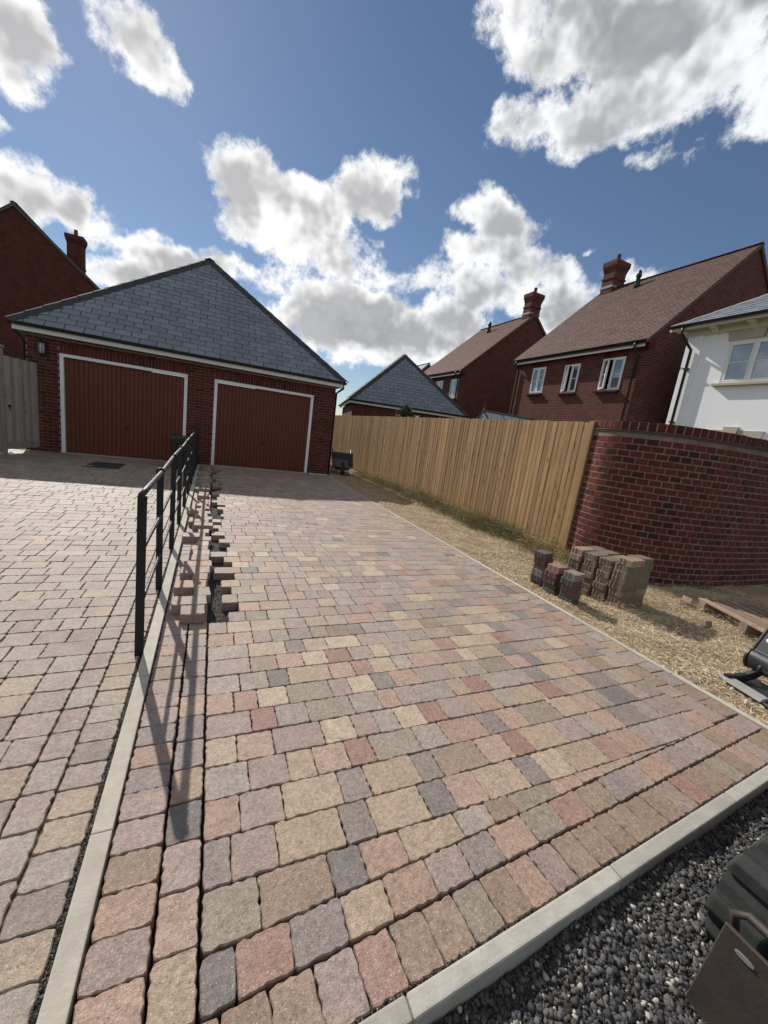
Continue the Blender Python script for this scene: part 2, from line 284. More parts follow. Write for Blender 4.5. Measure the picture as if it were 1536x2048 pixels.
# ------------------------------------------------------------------ mesh helpers
class MB:
    def __init__(s): s.v = []; s.f = []; s.m = []; s.u = []
    def add(s, vs, fs, mi=0, uvs=None):
        o = len(s.v); s.v += [tuple(p) for p in vs]
        for k, f in enumerate(fs):
            s.f.append(tuple(o+i for i in f)); s.m.append(mi); s.u.append(uvs[k] if uvs else None)
        return s
    def box(s, x0, x1, y0, y1, z0, z1, mi=0):
        vs = [(x, y, z) for z in (z0, z1) for y in (y0, y1) for x in (x0, x1)]
        return s.add(vs, [(0, 2, 3, 1), (4, 5, 7, 6), (0, 1, 5, 4), (2, 6, 7, 3), (0, 4, 6, 2), (1, 3, 7, 5)], mi)
    def obox(s, c, a, b, n, mi=0):
        c, a, b, n = map(Vector, (c, a, b, n))
        vs = [c+a*i+b*j+n*k for k in (-1, 1) for j in (-1, 1) for i in (-1, 1)]
        fs = [(0, 2, 3, 1), (4, 5, 7, 6), (0, 1, 5, 4), (2, 6, 7, 3), (0, 4, 6, 2), (1, 3, 7, 5)]
        if a.cross(b).dot(n) < 0: fs = [f[::-1] for f in fs]
        return s.add(vs, fs, mi)
    def prism(s, poly, off, mi=0):     # poly: planar 3-d points, off: extrusion vector
        n = len(poly); p = [Vector(q) for q in poly]; off = Vector(off)
        nn = Vector((0, 0, 0))
        for i in range(n): nn += p[i].cross(p[(i+1) % n])
        if nn.dot(off) < 0: p = p[::-1]
        vs = p+[q+off for q in p]
        return s.add(vs, [tuple(range(n))[::-1], tuple(range(n, 2*n))]+[(i, (i+1) % n, n+(i+1) % n, n+i) for i in range(n)], mi)
    def tube(s, pts, r, n=10, mi=0, caps=True):
        pts = [Vector(p) for p in pts]; rr = r if isinstance(r, (list, tuple)) else [r]*len(pts); rings = []
        prev = None
        for i, p in enumerate(pts):
            t = (pts[min(i+1, len(pts)-1)]-pts[max(i-1, 0)]).normalized()
            a = prev if prev is not None else (Vector((0, 0, 1)) if abs(t.z) < .9 else Vector((1, 0, 0)))
            a = (a-t*a.dot(t)).normalized(); prev = a; b = t.cross(a)
            rings.append([p+(a*math.cos(2*math.pi*k/n)+b*math.sin(2*math.pi*k/n))*rr[i] for k in range(n)])
        o = len(rings); vs = [q for g in rings for q in g]
        fs = [(i*n+k, i*n+(k+1) % n, (i+1)*n+(k+1) % n, (i+1)*n+k) for i in range(o-1) for k in range(n)]
        if caps: fs += [tuple(range(n))[::-1], tuple(range((o-1)*n, o*n))]
        return s.add(vs, fs, mi)
    def wall(s, a, b, z0, z1, mi=0, u0=0.0):   # vertical quad with metre UVs, facing right of a->b
        a = Vector(a); b = Vector(b); L = (b-a).length
        return s.add([(a.x, a.y, z0), (b.x, b.y, z0), (b.x, b.y, z1), (a.x, a.y, z1)], [(0, 1, 2, 3)], mi, [[(u0, z0), (u0+L, z0), (u0+L, z1), (u0, z1)]])
    def wallh(s, a, b, z0, z1, holes, mi=0, depth=.11):
        a = Vector(a); b = Vector(b); L = (b-a).length; t = (b-a)/L; n = Vector((t.y, -t.x, 0))
        S = sorted({0.0, L, *[h[0] for h in holes], *[h[1] for h in holes]}); Z = sorted({z0, z1, *[h[2] for h in holes], *[h[3] for h in holes]})
        P = lambda u, z, d=0.0: tuple(a+t*u-n*d+Vector((0, 0, z)))
        for u0, u1 in zip(S[:-1], S[1:]):
            for q0, q1 in zip(Z[:-1], Z[1:]):
                um, zm = (u0+u1)/2, (q0+q1)/2
                if any(h[0] < um < h[1] and h[2] < zm < h[3] for h in holes): continue
                s.add([P(u0, q0), P(u1, q0), P(u1, q1), P(u0, q1)], [(0, 1, 2, 3)], mi, [[(u0, q0), (u1, q0), (u1, q1), (u0, q1)]])
        for (u0, u1, q0, q1) in holes:
            for (p, q) in (((u0, q0), (u1, q0)), ((u1, q0), (u1, q1)), ((u1, q1), (u0, q1)), ((u0, q1), (u0, q0))):
                s.add([P(*p), P(*q), P(*q, depth), P(*p, depth)], [(3, 2, 1, 0)], mi, [[(p[0], p[1]), (q[0], q[1]), (q[0]+.1, q[1]+.1), (p[0]+.1, p[1]+.1)]])
        return s
    def mesh(s, name, mats, bevel=0.0, smooth=False, segs=2):
        me = bpy.data.meshes.new(name); me.from_pydata(s.v, [], s.f)
        for m in (mats if isinstance(mats, (list, tuple)) else [mats]): me.materials.append(m)
        me.polygons.foreach_set('material_index', s.m)
        if any(u for u in s.u):
            uv = me.uv_layers.new(name='UVMap')
            for p, u in zip(me.polygons, s.u):
                if u:
                    for li, q in zip(p.loop_indices, u): uv.data[li].uv = q
        if bevel:
            bm = bmesh.new(); bm.from_mesh(me); bmesh.ops.remove_doubles(bm, verts=bm.verts, dist=1e-5)
            bmesh.ops.bevel(bm, geom=list(bm.edges), offset=bevel, segments=segs, profile=.6, affect='EDGES', clamp_overlap=True)
            bm.to_mesh(me); bm.free()
        if smooth: me.polygons.foreach_set('use_smooth', [True]*len(me.polygons))
        me.update(); return me
    def build(s, name, mats, parent=None, bevel=0.0, smooth=False, segs=2, **props):
        return link(name, s.mesh(name, mats, bevel, smooth, segs), parent, **props)
def link(name, me, parent=None, loc=None, rot=None, mat=None, **props):
    o = bpy.data.objects.new(name, me); col.objects.link(o)
    if parent is not None: o.parent = parent
    if loc is not None: o.location = loc
    if rot is not None: o.rotation_euler = rot
    if mat is not None:
        o.material_slots[0].link = 'OBJECT'; o.material_slots[0].material = mat
    for k, v in props.items(): o[k] = v
    return o
def empty(name, loc=(0, 0, 0), **props):
    o = bpy.data.objects.new(name, None); col.objects.link(o); o.location = loc; o.empty_display_size = .2
    for k, v in props.items(): o[k] = v
    return o
def np_mesh(name, V, F, mats, mi=None, smooth=False):
    me = bpy.data.meshes.new(name); n, k = F.shape
    me.vertices.add(len(V)); me.vertices.foreach_set('co', np.ascontiguousarray(V, np.float32).ravel())
    me.loops.add(n*k); me.loops.foreach_set('vertex_index', np.ascontiguousarray(F, np.int32).ravel())
    me.polygons.add(n); me.polygons.foreach_set('loop_start', np.arange(0, n*k, k, dtype=np.int32))
    for m in mats: me.materials.append(m)
    if mi is not None: me.polygons.foreach_set('material_index', np.ascontiguousarray(mi, np.int32))
    if smooth: me.polygons.foreach_set('use_smooth', np.ones(n, bool))
    me.update(calc_edges=True); me.validate(); return me

# ------------------------------------------------------------------ ground
g = MB()
S = 1200.0
g.add([(-S, -S, -.16), (S, -S, -.16), (S, S, -.16), (-S, S, -.16)], [(0, 1, 2, 3)])
g.build('ground', M_field, kind='structure')

TH = .07          # paver thickness
def inset_poly(P, gap):
    n = len(P); out = []
    for i in range(n):
        p0, p1, p2 = Vector(P[i-1]), Vector(P[i]), Vector(P[(i+1) % n])
        e1 = (p1-p0).normalized(); e2 = (p2-p1).normalized()
        n1 = Vector((-e1.y, e1.x)); n2 = Vector((-e2.y, e2.x)); d = 1+n1.dot(n2)
        out.append(p1+(n1+n2)*(gap/max(d, .3)))
    return out
def paver_geo(P, gap, seed, seg, wav=.0032, top=0.0, th=TH):
    """stone with ragged sides from a CCW polygon: rings top / arris / foot"""
    r = random.Random(seed); Q = inset_poly(P, gap); n = len(Q); ring = []
    for i in range(n):
        a, b = Q[i], Q[(i+1) % n]; L = (b-a).length
        if L < 1e-4: continue
        e = (b-a)/L; nn = Vector((-e.y, e.x)); c = min(.0045, L*.15)
        k = max(1, int(round((L-2*c)/seg)))
        for j in range(k+1):
            t = c+(L-2*c)*j/k; w = r.uniform(-wav, wav)
            if 0 < j < k and j % 2: w -= wav*.7
            ring.append(a+e*t+nn*w)
    C = Vector((0, 0))
    for p in ring: C += p
    C /= len(ring); m = len(ring); vs = []
    for p in ring:
        d = (C-p); q = p+d.normalized()*min(.0034, d.length*.3); vs.append((q.x, q.y, top+r.uniform(-.0008, .0008)))
    for p in ring: vs.append((p.x, p.y, top-.0042))
    for p in ring: vs.append((p.x, p.y, top-th))
    fs = [tuple(range(m))]+[(i, i+m, (i+1) % m+m, (i+1) % m) for i in range(m)]+[(i+m, i+2*m, (i+1) % m+2*m, (i+1) % m+m) for i in range(m)]
    return vs, fs, C
PCACHE = {}
def rect_paver(w, d, var, hi, gap):
    key = (round(w, 3), round(d, 3), var, hi, gap)
    if key not in PCACHE:
        P = [(-w/2, -d/2), (w/2, -d/2), (w/2, d/2), (-w/2, d/2)]
        vs, fs, _ = paver_geo(P, gap, hash(key) & 0xffff if False else int(w*1000)*7+int(d*1000)*3+var*101, 0.019 if hi else .05)
        b = MB(); b.add(vs, fs); PCACHE[key] = (b, None)
    return PCACHE[key][0]
MESHC = {}
def rect_mesh(w, d, var, hi, gap):
    key = (round(w, 3), round(d, 3), var, hi, gap)
    if key not in MESHC: MESHC[key] = rect_paver(*key).mesh('paver', [PM['M']])
    return MESHC[key]

class Paving:
    """collects stones; the 300 that show largest become parts, the rest one joined part"""
    def __init__(s, parent, mats, gap): s.parent = parent; s.mats = mats; s.gap = gap; s.items = []
    def rect(s, x0, x1, y0, y1, c): s.items.append(('r', (x0, x1, y0, y1), c, ((x0+x1)/2, (y0+y1)/2), (x1-x0)*(y1-y0)))
    def poly(s, P, c):
        cx = sum(p[0] for p in P)/len(P); cy = sum(p[1] for p in P)/len(P)
        A = .5*abs(sum(P[i-1][0]*P[i][1]-P[i][0]*P[i-1][1] for i in range(len(P))))
        if A > .0009: s.items.append(('p', P, c, (cx, cy), A))
    def seen(s, it):
        (x, y) = it[3]; d = Vector((x, y, 0))-CAM; z = d.dot(fw)
        if z < .2: return -1
        u = 768+785.75*d.dot(rt)/z; v = 1024-785.75*d.dot(up)/z
        if u < -120 or u > 1650 or v > 2180: return -1/(1+abs(z))
        return it[4]*1.5/z**3
    def finish(s, limit=300):
        its = sorted(s.items, key=s.seen, reverse=True); keys = list(s.mats)
        stuff = MB()
        for k, it in enumerate(its):
            hi = k < 260; dz = rnd.uniform(-.0022, .0022); gap = s.gap
            tx, ty, tz = rnd.gauss(0, .004), rnd.gauss(0, .004), rnd.gauss(0, .006)
            if it[0] == 'r':
                x0, x1, y0, y1 = it[1]; w, d = round(x1-x0, 3), round(y1-y0, 3); v = rnd.randrange(6)
                if k < limit:
                    flip = rnd.random() < .5
                    link('paver', rect_mesh(w, d, v, hi, gap), s.parent, ((x0+x1)/2, (y0+y1)/2, dz), (tx, ty, tz+(math.pi if flip else 0)), s.mats[it[2]])
                else:
                    b = rect_paver(w, d, v, False, gap); cx, cy = (x0+x1)/2, (y0+y1)/2
                    stuff.add([(p[0]+cx, p[1]+cy, p[2]+dz+tx*p[1]) for p in b.v], b.f, keys.index(it[2]))
            else:
                vs, fs, C = paver_geo(it[1], gap, rnd.randrange(1 << 20), 0.019 if hi else .05)
                if k < limit:
                    b = MB(); b.add([(p[0]-C.x, p[1]-C.y, p[2]) for p in vs], fs)
                    link('paver', b.mesh('paver', [s.mats[it[2]]]), s.parent, (C.x, C.y, dz), (tx*.5, ty*.5, 0))
                else: stuff.add([(p[0], p[1], p[2]+dz) for p in vs], fs, keys.index(it[2]))
        if stuff.v: stuff.build('paver_field', [s.mats[k] for k in keys], s.parent, kind='stuff')

def clip(P, nx, ny, c):      # keep nx*x+ny*y >= c
    out = []
    for i in range(len(P)):
        a, b = P[i-1], P[i]; da = nx*a[0]+ny*a[1]-c; db = nx*b[0]+ny*b[1]-c
        if da*db < 0: t = da/(da-db); out.append((a[0]+(b[0]-a[0])*t, a[1]+(b[1]-a[1])*t))
        if db >= 0: out.append(b)
    return out

SL = .0655
yk = lambda x: .604+SL*x          # back of the front kerb
ys = lambda x: .766+SL*x          # behind the soldier course
yb = lambda x: .893+SL*x          # behind the second border course
GAR_Y = 12.05
# ---- right-hand drive
b = MB(); b.add([(-.258, .40, -.078), (3.30, .62, -.078), (3.30, 11.93, -.078), (-.258, 11.93, -.078)], [(0, 1, 2, 3)])
drive = b.build('driveway', M_subbase, kind='structure')
pv = Paving(drive, PM, .0026)
RW = .1615; Y0 = 1.066
ROWS = {
 -1: ([.036, .204, .442, .564, .727, .982, 1.143, 1.274, 1.532, 1.70, 1.86, 2.1], 'OBKPTGBOPPTG'),
 0: ([.036, .124, .281, .528, .651, .895, 1.025, 1.188, 1.436, 1.557, 1.728, 1.981, 2.132, 2.315, 2.44, 2.6, 2.84], 'VMTVTKPTVCTRPMGMP'),
 1: ([.036, .163, .327, .569, .695, .94, 1.055, 1.316, 1.488, 1.616, 1.869, 2.04, 2.165, 2.33, 2.57, 2.69], 'PMTVTVBPRTMGPVGM'),
 2: ([.036, .208, .373, .495, .655, .783, 1.03, 1.192, 1.447, 1.581, 1.738, 2.0, 2.173, 2.33, 2.45, 2.69], 'GMTPROGPVPOTPGKM'),
 3: ([.036, .169, .333, .575, .74, .866, .991, 1.15, 1.282, 1.52, 1.68, 1.8, 2.04, 2.2, 2.36, 2.48, 2.72], 'TPMCMGCRMPGTRMTVG'),
 4: ([.036, .246, .368, .533, .783, .948, 1.07, 1.194, 1.44, 1.56, 1.72, 1.96, 2.08, 2.24, 2.48, 2.6], 'MRGOGPMGTRGMKTPM'),
 5: ([.036, .169, .291, .453, .704, .823, .979, 1.108, 1.29, 1.53, 1.65, 1.81, 2.05, 2.21, 2.33, 2.57], 'PRCOMCKPMTGOPKTM'),
 6: ([.036, .209, .366, .487, .745, .902, 1.026, 1.193, 1.32, 1.569, 1.73, 1.85, 2.09, 2.25, 2.49], 'GGKTPRCGPMCTKMG'),
}
START = {11: .173, 12: .255, 13: .133, 14: .213, 15: .132, 16: .253, 17: .078, 18: .246, 19: .17, 20: .04, 21: .21, 22: .245, 23: .13, 24: .2, 25: .05}
NEAR = 'MMMMGGGTTTPPCCRKOBVM'; FAR = 'MMMMMMGGGGGTTPPCVBO'
FX1 = 2.972
r = -1
while True:
    ya = Y0+RW*r; yc = ya+RW
    if ya > 11.70: break
    yc = min(yc, 11.89)
    if r in ROWS: J, Cs = list(ROWS[r][0]), list(ROWS[r][1])
    else:
        J = [START.get(r, rnd.choice((.05, .13, .17, .21, .25)) if r > 25 else .036)]; Cs = []
    prob = max(0, 1-(ya-1)/4.5)
    while J[-1] < FX1-.02:
        nx = J[-1]+rnd.choice((.1235, .1625, .1625, .2435))
        if nx > FX1-.07: nx = FX1
        J.append(nx)
    J[-1] = FX1
    last = None
    for k in range(len(J)-1):
        if k < len(Cs): c = Cs[k]
        else:
            c = rnd.choice(NEAR if rnd.random() < prob else FAR)
            if c in 'RK' and J[k+1]-J[k] > .2: c = 'M'
            if c == last: c = rnd.choice(FAR)
        last = c
        if r <= 1:
            P = [(J[k], ya), (J[k+1], ya), (J[k+1], yc), (J[k], yc)]
            P2 = clip(P, -SL, 1.0, .893+.0005)
            if len(P2) >= 3:
                if P2 == P or all(abs(P2[i][0]-P[i][0])+abs(P2[i][1]-P[i][1]) < 1e-6 for i in range(min(len(P2), 4))) and len(P2) == 4: pv.rect(J[k], J[k+1], ya, yc, c)
                else: pv.poly(P2, c)
        else: pv.rect(J[k], J[k+1], ya, yc, c)
    r += 1
# front border course and soldier course, square to the kerb
def slant(x, base, up_): return (x-SL*up_, base+SL*x+up_)
JB = [.034, .125, .282, .449, .605, .776, .932, 1.087, 1.264, 1.439, 1.612, 1.786, 1.968, 2.089, 2.29, 2.476, 2.6, 2.76, 2.88, 3.04, 3.285]
CBs = 'KRVTPMVPORBVMPMGMBPM'
for k in range(len(JB)-1):
    P = [(JB[k], ys(JB[k])), (JB[k+1], ys(JB[k+1])), (JB[k+1], yb(JB[k+1])-.001), (JB[k], yb(JB[k])-.001)]
    pv.poly(P, CBs[k % len(CBs)])
x = .824-.1222*9
ks = 0
while x < 3.27:
    a, b_ = x, min(x+.1222, 3.29)
    P = [(a, yk(a)+.006), (b_, yk(b_)+.006), (b_-.009, ys(b_-.009)-.006), (a-.009, ys(a-.009)-.006)]
    pv.poly(P, 'BBBBBMRBBOBPMB'[ks % 14]); ks += 1; x += .1222
# left border: course A (headers) and course B
ca = 'MPMPBMMVPVMMMBMPM'; cb = 'TPMKTVVTVMGMTGMPM'
y = .906-.1198*2; k = 0
while y < 11.8:
    if y > ys(-.2)-.01: pv.rect(-.253, -.0965, y, y+.1198, ca[k % 17] if y < 4 else rnd.choice('MMMPGB'))
    y += .1198; k += 1
y = .928-.1612; k = 0
while y < 11.8:
    if y > ys(0)-.02: pv.rect(-.088, .0275, y, y+.1612, cb[k % 17] if y < 4 else rnd.choice('MMGTPV')) if (y < 2.9 or rnd.random() < .55) else None
    y += .1612; k += 1
# right border: two courses and a concrete edging
for (xa, xb, ls) in ((2.975, 3.132, (.1625, .2435, .1235)), (3.136, 3.288, (.1235, .1625))):
    y = 1.115 if xa < 3 else 1.115
    y = yb(xa)+.012
    while y < 11.8:
        d = rnd.choice(ls); c = rnd.choice('MMMMGGTPBKV' if y < 5 else 'MMMMGGTB')
        y1 = min(y+d, 11.89)
        if y1-y > .04: pv.rect(xa, xb, y, y1, c)
        y += d
pv.finish()
# concrete edging strips and the front kerb, stone by stone
def edging(x0, x1, ylist, mat, parent, ztop=.004):
    for a, b_ in zip(ylist[:-1], ylist[1:]):
        m = MB(); m.box(x0, x1, a+.0015, b_-.0015, -.12, ztop+rnd.uniform(-.002, .002)); m.build('edging_stone', mat, parent, bevel=.005)
edging(-.326, -.2605, [.40]+[1.36+.915*k for k in range(12)]+[11.95], M_concrete, drive, .008)
edging(3.293, 3.342, [.84]+[1.55+.915*k for k in range(11)]+[11.95], M_concrete, drive, .006)
edging(-.25, 3.28, [11.90, 11.948], M_concrete, drive, .004)
xs = [-1.2, -.36, .555, 1.468, 2.383, 3.34]
for a, b_ in zip(xs[:-1], xs[1:]):
    m = MB(); w = .056
    for zz in (0,):
        P = [(a+.0015, yk(a)-w), (b_-.0015, yk(b_)-w), (b_-.0015, yk(b_)), (a+.0015, yk(a))]
        m.prism([(p[0], p[1], -.16) for p in P], (0, 0, .166))
    m.build('kerb_stone', M_kerb, drive, bevel=.009, segs=3)
# ---- left-hand drive, older stones with filled joints
b = MB(); b.add([(-4.35, .25, -.013), (-.326, .25, -.013), (-.326, 12.04, -.013), (-4.35, 12.04, -.013)], [(0, 1, 2, 3)])
drive2 = b.build('neighbour_driveway', M_grit, kind='structure')
lv = Paving(drive2, LM, .0028)
y = .981-.1205*3; k = 0
while y < 11.8:
    lv.rect(-.482, -.342, y, y+.1205, rnd.choice('MGTB') if y < 2.3 else rnd.choice('MMGGTB')); y += .1205
y = 1.11-.1612*3
while y < 11.8:
    lv.rect(-.598, -.486, y, y+.1612, rnd.choice('GGMMT')); y += .1612
r = 0
while True:
    ya = .62+RW*r; yc = min(ya+RW, 11.95)
    if ya > 11.8: break
    x = -.602-rnd.choice((.0, .0)); 
    while x > -4.28:
        w = rnd.choice((.1235, .1625, .1625, .2435))
        xa = max(x-w, -4.3)
        if x-xa > .05 and not (-2.43 < (x+xa)/2 < -1.81 and 10.03 < (ya+yc)/2 < 10.9): lv.rect(xa, x, ya, yc, rnd.choice('MMMGGBBT'))
        x = xa-.001
    r += 1
lv.finish()

# ------------------------------------------------------------------ verge of dry grass, gravel bed
def gridmesh(name, x0, x1, y0, y1, nx, ny, zf, mat, keep=None):
    X, Y = np.meshgrid(np.linspace(x0, x1, nx), np.linspace(y0, y1, ny)); Z = zf(X, Y)
    V = np.stack([X, Y, Z], -1).reshape(-1, 3); I = np.arange(nx*ny).reshape(ny, nx)
    F = np.stack([I[:-1, :-1], I[:-1, 1:], I[1:, 1:], I[1:, :-1]], -1).reshape(-1, 4)
    if keep is not None:
        C = V[F].mean(1); F = F[keep(C[:, 0], C[:, 1])]
    return np_mesh(name, V, F, [mat], smooth=True)
def hump(X, Y):
    return -.025+.016*np.sin(X*3.1+Y*1.3)+.012*np.sin(X*7.3-Y*4.1+1)+.008*np.sin(Y*9.7+X*5.2)+.006*np.sin(X*19+Y*13)
def wallx(Y): return 9.5
def vz(X, Y):
    z = hump(X, Y); z = z+.05*np.clip((X-4.2)/.8, 0, 1)*np.clip((Y-4.2)/1.0, 0, 1)
    t = np.clip((X-3.345)/.14, 0, 1); return z*t+(1-t)*(-.028)
link('verge', gridmesh('verge', 3.345, 9.5, .7, 16.0, 130, 300, vz, M_soil, lambda x, y: y > .62+SL*x), kind='structure')
def gz(X, Y): return -.058+.010*np.sin(X*4+Y*3)+.006*np.sin(X*11-Y*9)
link('gravel_bed', gridmesh('gravel_bed', -1.5, 9.5, -2.5, 1.3, 120, 60, gz, M_grit, lambda x, y: y < yk(x)-.03), kind='structure')

# gravel stones: one mass
def scatter_stones(name, pts, sizes, mat, flat=.7):
    t = (1+5**.5)/2
    ico = np.array([(-1, t, 0), (1, t, 0), (-1, -t, 0), (1, -t, 0), (0, -1, t), (0, 1, t), (0, -1, -t), (0, 1, -t), (t, 0, -1), (t, 0, 1), (-t, 0, -1), (-t, 0, 1)])/1.9
    fc = np.array([(0, 11, 5), (0, 5, 1), (0, 1, 7), (0, 7, 10), (0, 10, 11), (1, 5, 9), (5, 11, 4), (11, 10, 2), (10, 7, 6), (7, 1, 8), (3, 9, 4), (3, 4, 2), (3, 2, 6), (3, 6, 8), (3, 8, 9), (4, 9, 5), (2, 4, 11), (6, 2, 10), (8, 6, 7), (9, 8, 1)])
    n = len(pts); V = ico[None]*nrg.uniform(.5, 1.4, (n, 12, 1))+nrg.normal(0, .12, (n, 12, 3))
    V = V*np.stack([nrg.uniform(.7, 1.35, n), nrg.uniform(.7, 1.2, n), nrg.uniform(.5, .95, n)*flat/.7], -1)[:, None]
    a = nrg.uniform(0, 6.28, n); b_ = nrg.normal(0, .45, n)
    ca_, sa, cb_, sb = np.cos(a), np.sin(a), np.cos(b_), np.sin(b_)
    x, y, z = V[..., 0], V[..., 1], V[..., 2]
    y, z = y*cb_[:, None]-z*sb[:, None], y*sb[:, None]+z*cb_[:, None]
    x, y = x*ca_[:, None]-y*sa[:, None], x*sa[:, None]+y*ca_[:, None]
    V = np.stack([x, y, z], -1)*sizes[:, None, None]/2+pts[:, None]
    F = (fc[None]+np.arange(n)[:, None, None]*12).reshape(-1, 3)
    return link(name, np_mesh(name, V.reshape(-1, 3), F, [mat]))
def gravel_mat(name, dark, mid, pale, tpale=.93):
    m, nt, b = mat_base(name, .85, .25); r = isl(nt); v = objcoord(nt, False)
    base = mixc(nt, sstep(nt, r, 0, .9), dark, mid); base = mixc(nt, mth(nt, 'GREATER_THAN', r, tpale), base, pale)
    base = mixc(nt, 1.0, base, mth(nt, 'ADD', mth(nt, 'MULTIPLY', noise(nt, v, 150, 3, .7), 1.0), .5), 'MULTIPLY')
    nt.links.new(base, b.inputs['Base Color']); bump(nt, b, noise(nt, v, 220, 4, .7), .6, .003); return m
M_gravel = gravel_mat('dark_gravel', (.028, .027, .028), (.105, .10, .096), (.36, .33, .28), .95)
M_trench = gravel_mat('trench_grit', (.035, .033, .032), (.11, .10, .095), (.3, .28, .25), .95)
n = 60000
X = np.concatenate([nrg.uniform(.2, 3.4, n), nrg.uniform(-.3, 5, 9000)]); Y = np.concatenate([nrg.uniform(.0, .82, n), nrg.uniform(-1, 1.0, 9000)]); k = Y < yk(X)-.062; X, Y = X[k], Y[k]
sz = np.where(nrg.random(len(X)) < .33, nrg.uniform(.013, .025, len(X)), nrg.uniform(.005, .013, len(X)))
o = scatter_stones('gravel', np.stack([X, Y, gz(X, Y)+sz*.22+nrg.uniform(-.003, .005, len(X))], -1), sz, M_gravel)
o['kind'] = 'stuff'; o['label'] = 'loose dark crushed gravel in front of the concrete kerb'; o['category'] = 'gravel'
n = 9000
Y = 2.85+(11.9-2.85)*nrg.random(n)**1.7; X = nrg.uniform(-.09, .27, n); sz = nrg.uniform(.004, .011, n)
o = scatter_stones('trench_grit', np.stack([X, Y, np.full(n, -.076)+sz*.2], -1), sz, M_trench)
o['kind'] = 'stuff'; o['label'] = 'fine grey grit bedding showing in the open trench beside loose pavers'; o['category'] = 'grit'
n = 2600      # grit washed along the kerb joint and the edging joint
X = nrg.uniform(.2, 3.2, n); Y = yk(X)+nrg.uniform(-.001, .012, n); sz = nrg.uniform(.003, .009, n)
X2 = nrg.uniform(-.345, -.327, n); Y2 = .6+nrg.random(n)**2*7
o = scatter_stones('joint_grit', np.concatenate([np.stack([X, Y, nrg.uniform(-.014, -.001, n)], -1), np.stack([X2, Y2, nrg.uniform(-.014, -.002, n)], -1)]), np.concatenate([sz, sz]), M_trench)
o['kind'] = 'stuff'; o['label'] = 'fine grit lying in the joints along kerb and edging'; o['category'] = 'grit'

# dry grass: blades as bent strips
def blade_mat(name, a, b_, c):
    m, nt, b = mat_base(name, .75, .2); r = isl(nt)
    base = mixc(nt, sstep(nt, r, 0, .7), a, b_); base = mixc(nt, sstep(nt, r, .8, 1.0), base, c); nt.links.new(base, b.inputs['Base Color']); return m
M_straw = blade_mat('dry_straw', (.40, .31, .19), (.60, .49, .33), (.72, .63, .48))
M_dry = blade_mat('dry_grass_clump', (.22, .18, .08), (.36, .28, .13), (.20, .19, .09))
M_green = blade_mat('green_grass_clump', (.075, .085, .035), (.15, .145, .065), (.28, .235, .12))
def blades(name, X, Y, Z, L, W, lift, mat, droop=.6, segs=3):
    n = len(X); a = nrg.uniform(0, 2*np.pi, n); P = np.stack([X, Y, Z], -1)
    dirh = np.stack([np.cos(a), np.sin(a), np.zeros(n)], -1); side = np.stack([-np.sin(a), np.cos(a), np.zeros(n)], -1)
    el = lift.copy(); pts = [P]; cur = P; curl = nrg.normal(0, .35, n)
    for s in range(segs):
        aa = a+curl*(s+1); dh = np.stack([np.cos(aa), np.sin(aa), np.zeros(n)], -1)
        cur = cur+(dh*np.cos(el)[:, None]+np.array([0, 0, 1])*np.sin(el)[:, None])*(L/segs)[:, None]
        cur[:, 2] = np.maximum(cur[:, 2], Z-.003+.004*s); pts.append(cur); el = el-droop*nrg.uniform(.3, 1.3, n)
    V = []
    for s, p in enumerate(pts):
        w = (W*(1-.8*s/segs))[:, None]/2; tw = np.array([0, 0, 1])*(nrg.normal(0, .5, n)*W/2)[:, None]
        V += [p-side*w-tw, p+side*w+tw]
    V = np.stack(V, 1); k = 2*(segs+1)
    q = np.array([(2*s, 2*s+1, 2*s+3, 2*s+2) for s in range(segs)])
    F = (q[None]+np.arange(n)[:, None, None]*k).reshape(-1, 4)
    return np_mesh(name, V.reshape(-1, 3), F, [mat])
def okverge(X, Y):
    ok = (Y > .65+SL*X) & (X > 3.35)
    return ok & ~((X > 5.08) & (Y > 3.0)) & ~((X > 5.0) & (Y > 4.3))
n = 62000
Y = np.concatenate([nrg.uniform(.9, 4.6, n), nrg.uniform(4.6, 13.5, n//2)]); X = np.concatenate([nrg.uniform(3.35, 7.0, n), nrg.uniform(3.35, 5.1, n//2)])
k = okverge(X, Y); X, Y = X[k], Y[k]; m_ = len(X)
link('dry_straw', blades('dry_straw', X, Y, vz(X, Y)+nrg.uniform(0, .012, m_), nrg.uniform(.02, .075, m_), nrg.uniform(.0022, .0055, m_), np.abs(nrg.normal(.05, .22, m_)), M_straw, .25, 2),
     kind='stuff', label='flattened dry straw coloured grass covering the verge', category='grass')
n = 9000
Y = np.concatenate([nrg.uniform(.95, 3.0, n), nrg.uniform(1.6, 3.2, n//2)]); X = np.concatenate([nrg.uniform(3.5, 6.6, n), nrg.uniform(4.7, 6.2, n//2)])
k = okverge(X, Y) & (nrg.random(len(X)) < np.clip((X-3.3)*.45+.1, 0, 1)); X, Y = X[k], Y[k]; m_ = len(X)
link('straw_stalks', blades('straw_stalks', X, Y, vz(X, Y), nrg.uniform(.10, .26, m_), nrg.uniform(.0018, .0035, m_), np.abs(nrg.normal(.5, .4, m_)), M_straw, .5, 5),
     kind='stuff', label='long bleached stalks curling over the verge near the paver stacks', category='grass')
def fx(Y): return 5.12-.018*(Y-4.25)
n = 15000
Y = nrg.uniform(3.9, 13.0, n); X = fx(Y)-.04-np.abs(nrg.normal(0, .22, n)); cl = .5+.5*np.sin(Y*2.3)*np.sin(Y*5.1+1)
k = nrg.random(n) < .35+.65*cl; X, Y, cl = X[k], Y[k], cl[k]; m_ = len(X)
